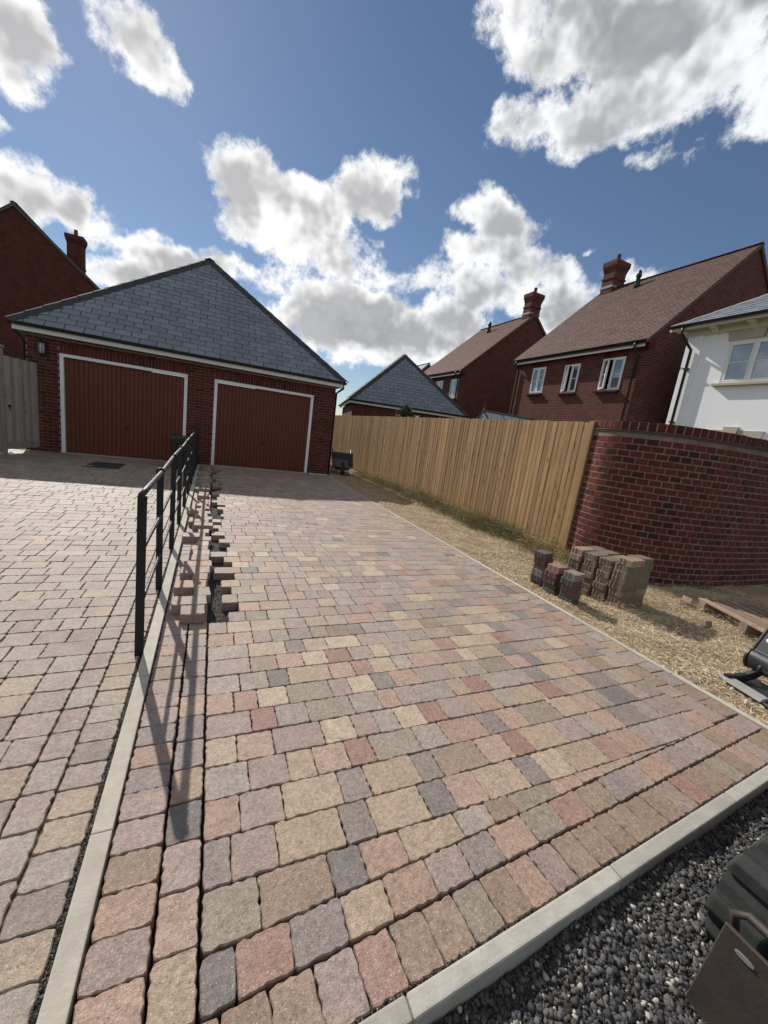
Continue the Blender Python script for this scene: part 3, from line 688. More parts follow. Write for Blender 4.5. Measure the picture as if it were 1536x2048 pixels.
link('dry_grass_clumps', blades('dry_grass_clumps', X, Y, vz(X, Y), nrg.uniform(.16, .46, m_)*(.6+.6*cl), nrg.uniform(.002, .0045, m_), nrg.uniform(.6, 1.5, m_), M_dry, .38, 5),
     kind='stuff', label='tall dry grass growing along the foot of the fence', category='grass')
n = 9000
Y = np.concatenate([nrg.normal(5.7, .5, n//2), nrg.normal(8.6, 1.6, n//2)]); X = fx(Y)-.08-np.abs(nrg.normal(0, .2, n))
link('green_grass_clumps', blades('green_grass_clumps', X, Y, vz(X, Y), nrg.uniform(.14, .42, n), nrg.uniform(.0025, .005, n), nrg.uniform(.5, 1.4, n), M_green, .4, 5),
     kind='stuff', label='greener tufts of grass by the fence gravel board', category='grass')

# ------------------------------------------------------------------ building helpers
def brick_geo(w, h, d, seed):
    r = random.Random(seed); j = lambda: r.uniform(-.0015, .0015); c = .005; b = MB()
    x, z = w/2, h/2
    fr = [(-x+c+j(), 0, -z+c+j()), (x-c+j(), 0, -z+c+j()), (x-c+j(), 0, z-c+j()), (-x+c+j(), 0, z-c+j())]
    rg = [(-x+j(), c, -z+j()), (x+j(), c, -z+j()), (x+j(), c, z+j()), (-x+j(), c, z+j())]
    bk = [(p[0], d, p[2]) for p in rg]
    b.add(fr+rg+bk, [(0, 1, 2, 3)]+[(i+4, (i+1) % 4+4, (i+1) % 4, i) for i in range(4)]+[(i+8, (i+1) % 4+8, (i+1) % 4+4, i+4) for i in range(4)])
    return b
BG = {}
def brick_tpl(w, h, d, v):
    k = (round(w, 3), round(h, 3), d, v)
    if k not in BG: g_ = brick_geo(w, h, d, int(w*1e4)+int(h*1e4)*3+v*977); BG[k] = (g_, g_.mesh('brick', [BM[0]]))
    return BG[k]
class Bricks:
    def __init__(s, parent): s.parent = parent; s.it = []
    def put(s, x, y, z, rz, w, h, d=.05, score=0.0): s.it.append((score, x, y, z, rz, w, h, d))
    def finish(s, limit=300):
        s.it.sort(key=lambda t: -t[0]); stuff = MB()
        for k, (sc_, x, y, z, rz, w, h, d) in enumerate(s.it):
            v = rnd.randrange(3); mi = rnd.choices((0, 1, 2), (6, 3, 2))[0]; g_, me = brick_tpl(w, h, d, v); pr = rnd.uniform(-.0025, .0025)
            ca_, sa = math.cos(rz), math.sin(rz); x += sa*pr; y -= ca_*pr
            if k < limit: link('brick', me, s.parent, (x, y, z), (0, 0, rz+rnd.gauss(0, .004)), BM[mi])
            else: stuff.add([(x+ca_*p[0]-sa*p[1], y+sa*p[0]+ca_*p[1], z+p[2]) for p in g_.v], g_.f, mi)
        if stuff.v: stuff.build('brickwork', BM, s.parent, kind='stuff')
def clip3(P, poly):   # clip 2-d polygon P by convex CCW polygon
    for i in range(len(poly)):
        a, b = poly[i-1], poly[i]; nx, ny = -(b[1]-a[1]), b[0]-a[0]
        P = clip(P, nx, ny, nx*a[0]+ny*a[1])
        if len(P) < 3: return []
    return P
def slates(parent, O, U, Vv, poly, sw, ex, mat, name='slate', indiv=True, lap=.03, thick=.010, tilt=.011, jit=.004, gp=.008):
    """courses of slates on a plane (O origin, U along eave, Vv up slope); poly in (u,v)"""
    O, U, Vv = Vector(O), Vector(U).normalized(), Vector(Vv).normalized(); Nn = U.cross(Vv)
    us = [p[0] for p in poly]; vs_ = [p[1] for p in poly]; stuff = MB(); row = 0; v = min(vs_)
    while v < max(vs_)-.01:
        u = min(us)-(sw/2 if row % 2 else 0)-.1
        while u < max(us):
            a, b = u+gp+rnd.uniform(0, jit), u+sw-gp; jv = rnd.uniform(-jit, jit)
            P = clip3([(a, v+jv), (b, v+jv+rnd.uniform(-jit, jit)*.5), (b, v+ex+lap), (a, v+ex+lap)], poly)
            if len(P) >= 3:
                cx = sum(p[0] for p in P)/len(P); cy = sum(p[1] for p in P)/len(P)
                tl = rnd.uniform(-.0015, .0015)
                def H(p): return tilt*(1-(p[1]-v)/(ex+lap))+tl
                top = [U*(p[0]-cx)+Vv*(p[1]-cy)+Nn*(H(p)+thick) for p in P]; bot = [U*(p[0]-cx)+Vv*(p[1]-cy)+Nn*(H(p)-.004) for p in P]; m = len(P)
                fs = [tuple(range(m))]+[(i+m, (i+1) % m+m, (i+1) % m, i) for i in range(m)]
                C = O+U*cx+Vv*cy
                if indiv:
                    q = MB(); q.add(top+bot, fs); link(name, q.mesh(name, [mat]), parent, C)
                else: stuff.add([t+C for t in top+bot], fs)
            u += sw
        v += ex; row += 1
    if stuff.v: stuff.build(name+'_courses', mat, parent, kind='stuff')
def ridge_tiles(parent, A, B, L=.45, w=.13, mat=None, nrm=(0, 0, 1), name='hip_tile', drop=.40):
    A, B = Vector(A), Vector(B); t = (B-A).normalized(); n = int((B-A).length/L)+1; L = (B-A).length/n
    s = t.cross(Vector(nrm)).normalized(); nn = s.cross(t)
    q = MB(); h = w*drop; th = .016
    prof = [(-w, -h), (-w*.1, 0), (w*.1, 0), (w, -h), (w, -h-th), (0, -th*1.2), (-w, -h-th)]
    vs = []
    for k, e in ((0, 0.006), (1, -.004)):
        for (a, b) in prof: vs.append(t*(k*(L+.02))+s*a+nn*(b+e))
    m = len(prof); q.add(vs, [tuple(range(m))[::-1], tuple(range(m, 2*m))]+[(i, (i+1) % m, m+(i+1) % m, m+i) for i in range(m)])
    me = q.mesh(name, [mat])
    for k in range(n): link(name, me, parent, A+t*(k*L))
def face_frame(a, b):
    """wall running a->b (2-d); returns tangent and outward (right-hand) normal"""
    a, b = Vector((*a, 0)), Vector((*b, 0)); t = (b-a).normalized(); return t, Vector((t.y, -t.x, 0))
def window(parent, c, t, nrm, w, h, openl=0.0, sill=None, glass=None, bars=True, sillmat=None, rec=.05):
    """two-light casement; c bottom-centre on the wall face"""
    t, nrm, c = Vector(t), Vector(nrm), Vector(c); z = Vector((0, 0, 1)); fwid = .055
    glass = glass or M_glass
    f = MB(); base = c-nrm*rec
    for (a0, a1, z0, z1) in ((-w/2, w/2, 0, fwid), (-w/2, w/2, h-fwid, h), (-w/2, -w/2+fwid, fwid, h-fwid), (w/2-fwid, w/2, fwid, h-fwid), (-.03, .03, fwid, h-fwid)):
        f.obox(base+t*((a0+a1)/2)+z*((z0+z1)/2), t*((a1-a0)/2), nrm*.035, z*((z1-z0)/2))
    wo = f.build('window', M_white, parent, bevel=.004, segs=1)
    if sill is not None:
        s = MB(); s.obox(c+nrm*.04+z*(-.035), t*(w/2+sill), nrm*.07, z*.033); s.build('sill', sillmat or M_stone, wo, bevel=.004, segs=1)
    for sgn in (-1, 1):
        x0, x1 = (-w/2+fwid, -.03) if sgn < 0 else (.03, w/2-fwid)
        ang = openl if sgn < 0 else 0.0
        hinge = base+t*(x0)+nrm*.012
        tt = (t*math.cos(ang)+nrm*math.sin(ang)); nn = (nrm*math.cos(ang)-t*math.sin(ang)); W = x1-x0
        s = MB(); e = .035; h0, h1 = fwid+.002, h-fwid-.002
        for (a0, a1, z0, z1) in ((0, W, h0, h0+e), (0, W, h1-e, h1), (0, e, h0+e, h1-e), (W-e, W, h0+e, h1-e)):
            s.obox(hinge+tt*((a0+a1)/2)+z*((z0+z1)/2), tt*((a1-a0)/2), nn*(.03 if ang else .031), z*((z1-z0)/2))
        if bars: s.obox(hinge+tt*(W/2)+z*((h0+h1)/2), tt*(W/2-e), nn*.012, z*.011)
        s.build('casement', M_white, wo, bevel=.003, segs=1)
        g_ = MB(); g_.obox(hinge+tt*(W/2)+z*((h0+h1)/2), tt*(W/2-e+.002), nn*.004, z*((h1-h0)/2-e+.002)); g_.build('pane', glass, wo)
    return wo
def pipe(parent, pts, r=.034, name='downpipe', mat=None, **k):
    q = MB(); q.tube(pts, r, 10); return q.build(name, mat or M_black, parent, smooth=True, **k)
def gutter(parent, A, B, r=.055, name='gutter'):
    A, B = Vector(A), Vector(B); t = (B-A).normalized(); s = Vector((t.y, -t.x, 0)); z = Vector((0, 0, 1)); q = MB(); n = 7; prof = []
    for k in range(n): a = math.pi*k/(n-1); prof.append((math.cos(a)*r, -math.sin(a)*r))
    prof += [(-r*.8, 0), (-r*.55, -r*.55), (0, -r*.82), (r*.55, -r*.55), (r*.8, 0)]
    m = len(prof); vs = [P+s*a+z*b for P in (A, B) for (a, b) in prof]
    q.add(vs, [tuple(range(m))[::-1], tuple(range(m, 2*m))]+[(i, (i+1) % m, m+(i+1) % m, m+i) for i in range(m)])
    return q.build(name, M_black, parent)
def chimney(parent, c, w, d, z0, z1, pots=1, mat=None):
    x, y = c; q = MB(); mat = mat or M_wall
    def blk(hw, hd, a, b):
        for (p0, p1) in (((x-hw, y-hd), (x+hw, y-hd)), ((x+hw, y-hd), (x+hw, y+hd)), ((x+hw, y+hd), (x-hw, y+hd)), ((x-hw, y+hd), (x-hw, y-hd))):
            q.wall((*p0, 0), (*p1, 0), a, b)
        q.add([(x-hw, y-hd, b), (x+hw, y-hd, b), (x+hw, y+hd, b), (x-hw, y+hd, b)], [(0, 1, 2, 3)], 0, [[(0, 0), (2*hw, 0), (2*hw, 2*hd), (0, 2*hd)]])
        q.add([(x-hw, y-hd, a), (x+hw, y-hd, a), (x+hw, y+hd, a), (x-hw, y+hd, a)], [(3, 2, 1, 0)], 0, [[(0, 0), (2*hw, 0), (2*hw, 2*hd), (0, 2*hd)]])
    H = z1-z0
    blk(w/2, d/2, z0, z1-.42); blk(w/2+.03, d/2+.03, z1-H*.52, z1-H*.52+.07)
    for k in range(4): blk(w/2+.019*(k+1), d/2+.019*(k+1), z1-.42+.07*k+.0005*k, z1-.35+.07*k)
    blk(w/2+.08, d/2+.08, z1-.139, z1)
    ch = q.build('chimney', mat, parent)
    f = MB(); f.box(x-w/2-.02, x+w/2+.02, y-d/2-.02, y+d/2+.02, z0+.30, z0+.40); f.build('flashing', M_lead, ch)
    for k in range(pots):
        p = MB(); px = x+(k-(pots-1)/2)*.3; p.tube([(px, y, z1-.02), (px, y, z1+.06), (px, y, z1+.33), (px, y, z1+.36)], [.12, .10, .085, .095], 14); p.build('chimney_pot', M_clay, ch, smooth=True)
    return ch

# ------------------------------------------------------------------ double garage
GX0, GX1, EZ = -3.97, 3.37, 2.66
gar = empty('double_garage', (-.3, GAR_Y, 0), label='double garage with grey slate hipped roof and two orange brown doors', category='garage')
T = lambda p: (p[0]+.3, p[1]-GAR_Y, p[2])
def shift(m): m.v = [T(p) for p in m.v]; return m
m = MB(); yf = GAR_Y+.008; DY = 18.6
D1, D2, DH = (-3.35, -.645), (.01, 2.72), 2.335
for (a, b, z0, z1) in ((GX0, D1[0], -.1, EZ), (D1[1], D2[0], -.1, EZ), (D2[1], GX1, -.1, EZ), (D1[0], D1[1], DH, EZ), (D2[0], D2[1], DH, EZ)): m.box(a, b, yf, yf+.21, z0, z1)
shift(m).build('mortar', M_mortar, gar)
m = MB(); m.wall((GX1-.003, yf+.21, 0), (GX1-.003, DY, 0), -.1, EZ); m.wall((GX1, DY, 0), (GX0, DY, 0), -.1, EZ); m.wall((GX0+.003, DY, 0), (GX0+.003, yf+.21, 0), -.1, EZ)
shift(m).build('side_wall', M_wall, gar)
br = Bricks(gar); cz = .0375; row = 0
while cz < EZ:
    off = 0 if row % 2 else .1125
    x = GX0-.2+off
    while x < GX1+.2:
        a, b = max(x, GX0), min(x+.215, GX1)
        segs_ = [(a, b)]
        for (d0, d1) in (D1, D2):
            top = DH if True else 0
            if cz < DH+.225:
                ns = []
                for (p, q) in segs_:
                    if q <= d0-.01 or p >= d1+.01: ns.append((p, q))
                    else:
                        if p < d0: ns.append((p, d0-.004))
                        if q > d1: ns.append((d1+.004, q))
                segs_ = ns
        for (p, q) in segs_:
            if q-p > .03: br.put((p+q)/2+.3, -.004, cz, 0, q-p, .065, .05, -abs((p+q)/2-1)*.1-abs(cz-1.2)*.02)
        x += .225
    cz += .075; row += 1
for (d0, d1) in (D1, D2):      # soldier course over each door
    n = int((d1-d0)/.075); st = (d1-d0)/n
    for k in range(n): br.put(d0+st*(k+.5)+.3, -.005, DH+.115, 0, st-.0105, .213, .05, 5)
br.finish()
for (d0, d1), tint in ((D1, 0), (D2, 1)):
    fr = MB(); f_ = .075
    for (a, b, z0, z1) in ((d0, d0+f_, 0, DH-f_), (d1-f_, d1, 0, DH-f_), (d0, d1, DH-f_, DH)): fr.box(a, b, GAR_Y-.012, GAR_Y+.09, z0+.004, z1)
    shift(fr).build('door_frame', M_white, gar, bevel=.004, segs=1)
    dr = empty('garage_door', T(((d0+d1)/2, GAR_Y+.06, 0))); dr.parent = gar
    w = d1-d0-2*f_; n = 27; st = w/n; q = MB()
    pr = [(-st/2, .012), (-st/2+.006, .012), (-st/2+.016, 0), (st/2-.016, 0), (st/2-.006, .012), (st/2, .012)]
    vs = [(x, y, z) for z in (.015, DH-f_-.006) for (x, y) in pr]; q.add(vs, [(i, i+1, 7+i, 6+i) for i in range(5)])
    me = q.mesh('door_panel', [M_door])
    for k in range(n): link('door_panel', me, dr, (-w/2+st*(k+.5), 0, 0))
    h = MB(); h.tube([(0, .005, .78), (0, -.04, .78)], .018, 10); h.tube([(0, -.04, .80), (0, -.045, .72)], .012, 8); h.box(-.03, .03, -.006, .004, .70, .83); h.build('handle', M_black, dr)
    s = MB(); s.box(d0+.002, d1-.002, GAR_Y+.05, GAR_Y+.2, -.02, .012); shift(s).build('threshold', M_concrete, gar)
# roof
EX0, EX1, EY = GX0-.20, GX1+.19, GAR_Y-.30; HW = (EX1-EX0)/2; PT = 3.42/3.85; RX = (EX0+EX1)/2; RZ = 2.83
AP = (RX, EY+HW, RZ+HW*PT); BY = DY+.3; AP2 = (RX, BY-HW*.85, AP[2])
m = MB(); th_ = .02
P0, P1, P2_, P3 = (EX0, EY, RZ), (EX1, EY, RZ), (EX1, BY, RZ), (EX0, BY, RZ)
m.add([P0, P1, P2_, P3, AP, AP2], [(0, 1, 4), (1, 2, 5, 4), (2, 3, 5), (3, 0, 4, 5), (3, 2, 1, 0)]); 
roof = shift(m).build('roof', M_hip, gar)
SLn = math.hypot(1, PT)
vv = Vector((0, 1, PT)).normalized(); tri = [(0, 0), (2*HW, 0), (HW, HW*SLn)]
slates(roof, T(P0), (1, 0, 0), vv, tri, .365, .212, M_slate)
wv = Vector((-1, 0, PT)).normalized()
slates(roof, T(P1), (0, 1, 0), wv, [(0, 0), (BY-EY, 0), (AP2[1]-EY, HW*SLn), (HW, HW*SLn)], .405, .232, M_slate, indiv=False)
slates(roof, T(P3), (0, -1, 0), Vector((1, 0, PT)), [(0, 0), (BY-EY, 0), (BY-EY-HW, HW*SLn), (BY-AP2[1], HW*SLn)], .405, .232, M_slate, indiv=False)
for P in (P0, P1): 
    A = Vector(T(P))+Vector((0, 0, .06)); B = Vector(T(AP))+Vector((0, 0, .07)); d = (B-A).normalized()
    ridge_tiles(roof, A-d*.03, B, .46, .18, M_hip, Vector((0, -.4, 1)))
ridge_tiles(roof, Vector(T(AP))+Vector((0, -.1, .045)), Vector(T(AP2))+Vector((0, 0, .045)), .46, .15, M_hip)
m = MB(); m.box(EX0+.06, EX1-.05, EY+.05, EY+.072, RZ-.155, RZ-.028); m.box(EX0+.06, EX0+.082, EY+.074, BY, RZ-.155, RZ-.028); m.box(EX1-.072, EX1-.05, EY+.074, BY, RZ-.155, RZ-.028)
shift(m).build('fascia', M_white, gar)
m = MB(); m.box(EX0+.084, EX1-.074, EY+.074, GAR_Y-.006, RZ-.152, RZ-.142); shift(m).build('soffit', M_cream, gar)
gutter(gar, T((EX0+.02, EY-.01, RZ-.01)), T((EX1+.03, EY-.01, RZ-.01)))
gutter(gar, T((EX1+.01, EY+.05, RZ-.012)), T((EX1+.01, BY, RZ-.012)))
pipe(gar, [T(p) for p in ((EX1-.02, EY+.12, RZ-.05), (EX1-.02, EY+.12, RZ-.17), (GX1+.05, GAR_Y-.02+.1, RZ-.32), (GX1+.05, GAR_Y+.08, 0))])
pipe(gar, [T(p) for p in ((EX0+.05, EY+.2, RZ-.05), (EX0+.05, EY+.2, RZ-.17), (GX0-.05, GAR_Y+.08, RZ-.34), (GX0-.05, GAR_Y+.08, 0))])
# wall lantern
lan = empty('wall_lantern', (-3.65, GAR_Y-.09, 2.37), label='small black wall lantern beside the left garage door', category='lantern')
m = MB(); m.box(-.04, .04, .07, .084, -.09, .09); m.tube([(0, .075, .06), (0, .03, .15), (0, 0, .16)], .010, 6); m.build('bracket', M_black, lan)
m = MB(); m.tube([(0, 0, -.15), (0, 0, -.13), (0, 0, -.115)], [.012, .03, .075], 8); m.tube([(0, 0, .12), (0, 0, .17), (0, 0, .19)], [.09, .03, .012], 8)
for k in range(8):
    a = math.pi/8+k*math.pi/4; m.tube([(math.cos(a)*.072, math.sin(a)*.072, -.12), (math.cos(a)*.078, math.sin(a)*.078, .125)], .007, 5)
m.build('cage', M_black, lan)
m = MB(); m.tube([(0, 0, -.115), (0, 0, .12)], [.06, .066], 12); m.build('lamp_glass', M_lamp, lan, smooth=True)

# ------------------------------------------------------------------ second garage behind the fence
def hip_building(name, org, rz, W, D, ez, rise, label, ov=.2, sw=.40, ex=.23, walls=M_wall):
    e = empty(name, (*org, 0), label=label, category='garage'); e.rotation_euler = (0, 0, rz)
    m = MB(); m.wall((0, 0, 0), (W, 0, 0), -.1, ez); m.wall((W, 0, 0), (W, D, 0), -.1, ez); m.wall((W, D, 0), (0, D, 0), -.1, ez); m.wall((0, D, 0), (0, 0, 0), -.1, ez); m.build('wall', walls, e)
    h = W/2+ov; p = rise/h; z0 = ez+.1
    a0, a1, a2, a3 = (-ov, -ov, z0), (W+ov, -ov, z0), (W+ov, D+ov, z0), (-ov, D+ov, z0); ap, aq = (W/2, -ov+h, z0+rise), (W/2, D+ov-h, z0+rise)
    m = MB(); m.add([a0, a1, a2, a3, ap, aq], [(0, 1, 4), (1, 2, 5, 4), (2, 3, 5), (3, 0, 4, 5), (3, 2, 1, 0)]); rf = m.build('roof', M_hip, e)
    sl = math.hypot(1, p)
    slates(rf, a0, (1, 0, 0), (0, 1, p), [(0, 0), (2*h, 0), (h, h*sl)], sw, ex, M_slate)
    L = D+2*ov
    slates(rf, a3, (0, -1, 0), (1, 0, p), [(0, 0), (L, 0), (L-h, h*sl), (h, h*sl)], sw, ex, M_slate, indiv=False)
    slates(rf, a1, (0, 1, 0), (-1, 0, p), [(0, 0), (L, 0), (L-h, h*sl), (h, h*sl)], sw, ex, M_slate, indiv=False)
    for q in (a0, a1): ridge_tiles(rf, Vector(q)+Vector((0, 0, .06)), Vector(ap)+Vector((0, 0, .07)), .5, .17, M_hip, (0, -.4, 1))
    ridge_tiles(rf, Vector(ap)+Vector((0, 0, .035)), Vector(aq)+Vector((0, 0, .035)), .5, .12, M_hip)
    m = MB(); m.box(-ov+.04, W+ov-.04, -ov+.03, -ov+.05, z0-.15, z0-.02); m.box(-ov+.04, -ov+.06, -ov+.052, D+ov, z0-.15, z0-.02); m.build('fascia', M_white, e)
    gutter(e, (-ov, -ov-.02, z0-.01), (W+ov, -ov-.02, z0-.01)); gutter(e, (-ov-.02, D+ov, z0-.01), (-ov-.02, -ov+.05, z0-.01))
    return e
hip_building('brick_garage', (5.72, 17.45), R(-13), 5.25, 6.4, 2.72, 2.72, 'smaller brick garage with slate hipped roof rising behind the timber fence')

# ------------------------------------------------------------------ brick houses with tiled roofs
def gable_house(name, X0, X1, Y0_, Y1_, ez, rz, label, wall, tile, wins, chy, pots=1, vent=None, pipes=(), ridge_cap=None, und=.10):
    e = empty(name, (X0, Y0_, 0), label=label, category='house')
    W, D = X1-X0, Y1_-Y0_
    m = MB(); m.wall((W, D, 0), (0, D, 0), -.1, ez); m.wallh((0, D, 0), (0, 0, 0), -.1, ez, [(D-(yc-Y0_)-w/2, D-(yc-Y0_)+w/2, zb, zb+h_) for (yc, zb, w, h_, op) in wins]); m.wall((0, 0, 0), (W, 0, 0), -.1, ez); m.wall((W, 0, 0), (W, D, 0), -.1, ez)
    rr = rz-.12
    m.add([(0, 0, ez), (W, 0, ez), (W/2, 0, rr)], [(0, 1, 2)], 0, [[(0, ez), (W, ez), (W/2, rr)]]); m.add([(0, D, ez), (W, D, ez), (W/2, D, rr)], [(1, 0, 2)], 0, [[(W, ez), (0, ez), (W/2, rr)]])
    m.build('wall', wall, e)
    # stepped kneelers at the gable corners
    for (yy) in (0, D):
        q = MB()
        for k in range(4):
            q.box(-.04*(k+1), .2, yy-.012 if yy == 0 else yy-.22, yy+.22 if yy == 0 else yy+.012, ez-.42+.075*k-.002, ez-.42+.075*(k+1))
        q.build('corbel', BM[0], e)
    p = (rz-ez)/(W/2); ov = .24; sl = math.hypot(1, p); h = W/2+ov; z0 = rz-h*p
    m = MB(); g_ = .06
    m.add([(-ov, -g_, z0), (W/2, -g_, rz), (W+ov, -g_, z0), (-ov, D+g_, z0), (W/2, D+g_, rz), (W+ov, D+g_, z0), (-ov, -g_, z0-und), (W/2, -g_, rz-und*1.3), (W+ov, -g_, z0-und), (-ov, D+g_, z0-und), (W/2, D+g_, rz-und*1.3), (W+ov, D+g_, z0-und)],
          [(0, 1, 4, 3), (1, 2, 5, 4), (6, 7, 1, 0), (7, 8, 2, 1), (3, 4, 10, 9), (4, 5, 11, 10), (0, 3, 9, 6), (5, 2, 8, 11), (9, 10, 7, 6), (10, 11, 8, 7)])
    rf = m.build('roof', tile, e); L = D+2*g_
    slates(rf, (-ov, D+g_, z0), (0, -1, 0), (1, 0, p), [(0, 0), (L, 0), (L, h*sl), (0, h*sl)], .165, .105, tile, 'tile', False, .02, .012, .014, .003, .003)
    slates(rf, (W+ov, -g_, z0), (0, 1, 0), (-1, 0, p), [(0, 0), (L, 0), (L, h*sl), (0, h*sl)], .33, .21, tile, 'tile', False, .02, .012, .014, .003, .003)
    ridge_tiles(rf, (W/2, -g_, rz+.05), (W/2, D+g_, rz+.05), .33, .12, ridge_cap or tile, name='ridge_tile')
    m = MB(); m.box(-ov+.05, -ov+.07, .06, D-.06, z0-.17, z0-.01); m.build('fascia', M_white, e)
    gutter(e, (-ov-.04, D+.05, z0+.0), (-ov-.04, -.05, z0+.0))
    for (yc, zb, w, h_, op) in wins:
        window(e, (0, yc-Y0_, zb), (0, -1, 0), (-1, 0, 0), w, h_, op, .04, M_glass if yc < 17 else M_glass_pale, sillmat=BM[1])
        q = MB(); n = int((w+.12)/.075)
        for k in range(n): q.box(-.006, .05, yc-Y0_-(w+.12)/2+k*.075+.005, yc-Y0_-(w+.12)/2+(k+1)*.075-.005, zb+h_+.012, zb+h_+.225)
        q.build('lintel', BM[0], e)
    for py in pipes: pipe(e, [(-ov-.04, py-Y0_, z0-.04), (-ov-.04, py-Y0_, z0-.16), (-.06, py-Y0_, z0-.4), (-.06, py-Y0_, .0)], .036)
    if chy is not None: chimney(rf, (W/2, chy-Y0_), .70, .56, rz-.35, rz+1.05, pots, wall)
    if vent:
        vy, fr_ = vent; xx = W/2-h*fr_; zz = rz-h*fr_*p; q = MB()
        q.tube([(xx+.05, vy-Y0_, zz-.05), (xx, vy-Y0_, zz+.12), (xx, vy-Y0_, zz+.38), (xx, vy-Y0_, zz+.42), (xx, vy-Y0_, zz+.60), (xx, vy-Y0_, zz+.68)], [.14, .11, .075, .11, .085, .02], 10); q.build('roof_vent', M_black, rf, smooth=True)
    return e
gable_house('brick_house', 12.0, 20.0, 8.64, 14.45, 5.52, 9.12, 'large red brick house with long brown tiled roof beside the white house', M_wall, M_tile,
            [(13.1, 3.93, .74, 1.03, 0), (11.45, 3.89, .72, 1.03, .55), (9.78, 3.90, 0.84, 1.06, .5)], 14.0, 1, (12.35, .13), (14.25, 8.95))
gable_house('brick_house', 12.0, 20.0, 18.62, 23.5, 5.50, 9.05, 'red brick house with orange brown roof and tall chimney on near gable', M_wall, M_tile2,
            [(20.95, 3.9, .8, 1.04, 0), (19.35, 3.9, .8, 1.04, 0)], 18.98, 1, (21.6, .18), (18.95,))
# house behind the left-hand gate: gable toward the drive
e = gable_house('brick_house', -12.3, -3.9, 24.0, 32.0, 5.3, 8.95, 'dark brick gable of the house behind the double garage', M_wall2, M_tile3, [], None, 1, None, (), M_tile3)
rf = [c for c in e.children if c.name.startswith('roof')][0]
chimney(rf, (4.85, 6.0), .72, .62, 6.9, 9.95, 1, M_wall2)
e = gable_house('slate_house', 14.5, 20.5, 33, 42, 5.2, 8.2, 'far house with pale slate roof glimpsed beyond the orange roof', M_wall, M_slate, [], None)
e = gable_house('slate_house', 5.0, 12.0, 52, 60, 5.0, 8.3, 'distant grey roof just showing past the garage corner', M_wall, M_slate, [], 55, 1)

# ------------------------------------------------------------------ white rendered house
wh = empty('white_house', (12.0, 7.57, 0), label='white rendered house with slate hipped roof and stone window trim', category='house')
WE = 5.28
wy = -1.62
m = MB(); m.wallh((0, 0, 0), (0, -8.5, 0), -.1, WE-.005, [(-wy-.58, -wy+.58, 3.93, 4.96), (-wy-.58, -wy+.58, 1.25, 2.35)]); m.wall((0, -8.5, 0), (7, -8.5, 0), -.1, WE-.005); m.wall((7, -8.5, 0), (7, 0, 0), -.1, WE-.005); m.wall((7, 0, 0), (0, 0, 0), -.1, WE-.005)
m.build('wall', M_render, wh)
m = MB(); m.box(-.042, .05, -.40, .004, -.1, WE-.004); m.build('pilaster', M_render, wh, bevel=.006, segs=1)
ov = .36; z0 = WE+.20; D = 8.5+2*ov; Wd = 7+2*ov; p = .62; h = Wd/2; sl = math.hypot(1, p)
a = [(-ov, ov, z0), (-ov, -8.5-ov, z0), (7+ov, -8.5-ov, z0), (7+ov, ov, z0)]; q0, q1 = (3.5, ov-h, z0+h*p), (3.5, -8.5-ov+h, z0+h*p)
m = MB(); m.add(a+[q0, q1], [(0, 1, 5, 4), (1, 2, 5), (2, 3, 4, 5), (3, 0, 4), (3, 2, 1, 0)]); rf = m.build('roof', M_hip, wh)
slates(rf, a[0], (0, -1, 0), (1, 0, p), [(0, 0), (D, 0), (D-h, h*sl), (h, h*sl)], .36, .2, M_slate, indiv=True)
slates(rf, a[3], (-1, 0, 0), (0, -1, p), [(0, 0), (Wd, 0), (h, h*sl)], .36, .2, M_slate, indiv=False)
A = Vector(a[0])+Vector((0, 0, .03)); ridge_tiles(rf, A, Vector(q0)+Vector((0, 0, .03)), .5, .12, M_lead, (-.3, .3, 1))
m = MB(); m.box(-ov+.03, 7, -8.5, ov-.03, z0-.085, z0-.03); m.build('soffit', M_cream, wh)
m = MB(); m.box(-ov+.005, -ov+.028, -8.5, ov-.005, z0-.13, z0-.012); m.build('fascia', M_cream, wh)
m = MB(); m.box(-.07, -.002, -8.5, .07, WE-.06, WE+.11); m.build('cornice', M_cream, wh)
q = MB(); q.prism([(-.072, 0, WE+.11), (-.30, 0, WE+.11), (-.30, 0, WE+.07), (-.24, 0, WE+.03), (-.17, 0, WE+.04), (-.12, 0, WE-.01), (-.072, 0, WE-.04)], (0, .16, 0)); me = q.mesh('bracket', [M_cream])
for k in range(9): link('bracket', me, wh, (0, -.75-k*.82, 0))
gutter(wh, (-ov-.05, ov, z0-.01), (-ov-.05, -8.5-ov, z0-.01), .06)
pipe(wh, [(-ov-.05, -.02, z0-.03), (-ov-.05, -.02, z0-.22), (-.24, -.15, z0-.50), (-.10, -.19, z0-.62), (-.10, -.19, 0)], .036)
for zz in (4.35, 2.9): 
    q = MB(); q.box(-.15, -.03, -.25, -.13, zz, zz+.035); q.build('pipe_clip', M_black, wh)
window(wh, (-.002, wy-.0, 3.93), (0, -1, 0), (-1, 0, 0), 1.16, 1.03, 0, .12, M_glass_pale)
def lintel(zb, yc):
    q = MB(); x0 = -.03
    for (yA, yB, zA) in ((yc-.62, yc-.13, 0), (yc+.13, yc+.62, 0)):
        s_ = 1 if yA > yc else -1
        o0, o1 = (yA, yB)
        pts = [(x0, o0-(.07 if s_ < 0 else -.035), zb+.34), (x0, o1+(.07 if s_ > 0 else -.035), zb+.34), (x0, o1, zb), (x0, o0, zb)]
        q.prism(pts, (.06, 0, 0))
    q.prism([(x0-.03, yc-.165, zb+.42), (x0-.03, yc+.165, zb+.42), (x0-.03, yc+.118, zb+.001), (x0-.03, yc-.118, zb+.001)], (.09, 0, 0))
    q.build('lintel', M_stone, wh, bevel=.004, segs=1)
lintel(4.985, wy); lintel(2.42, wy)
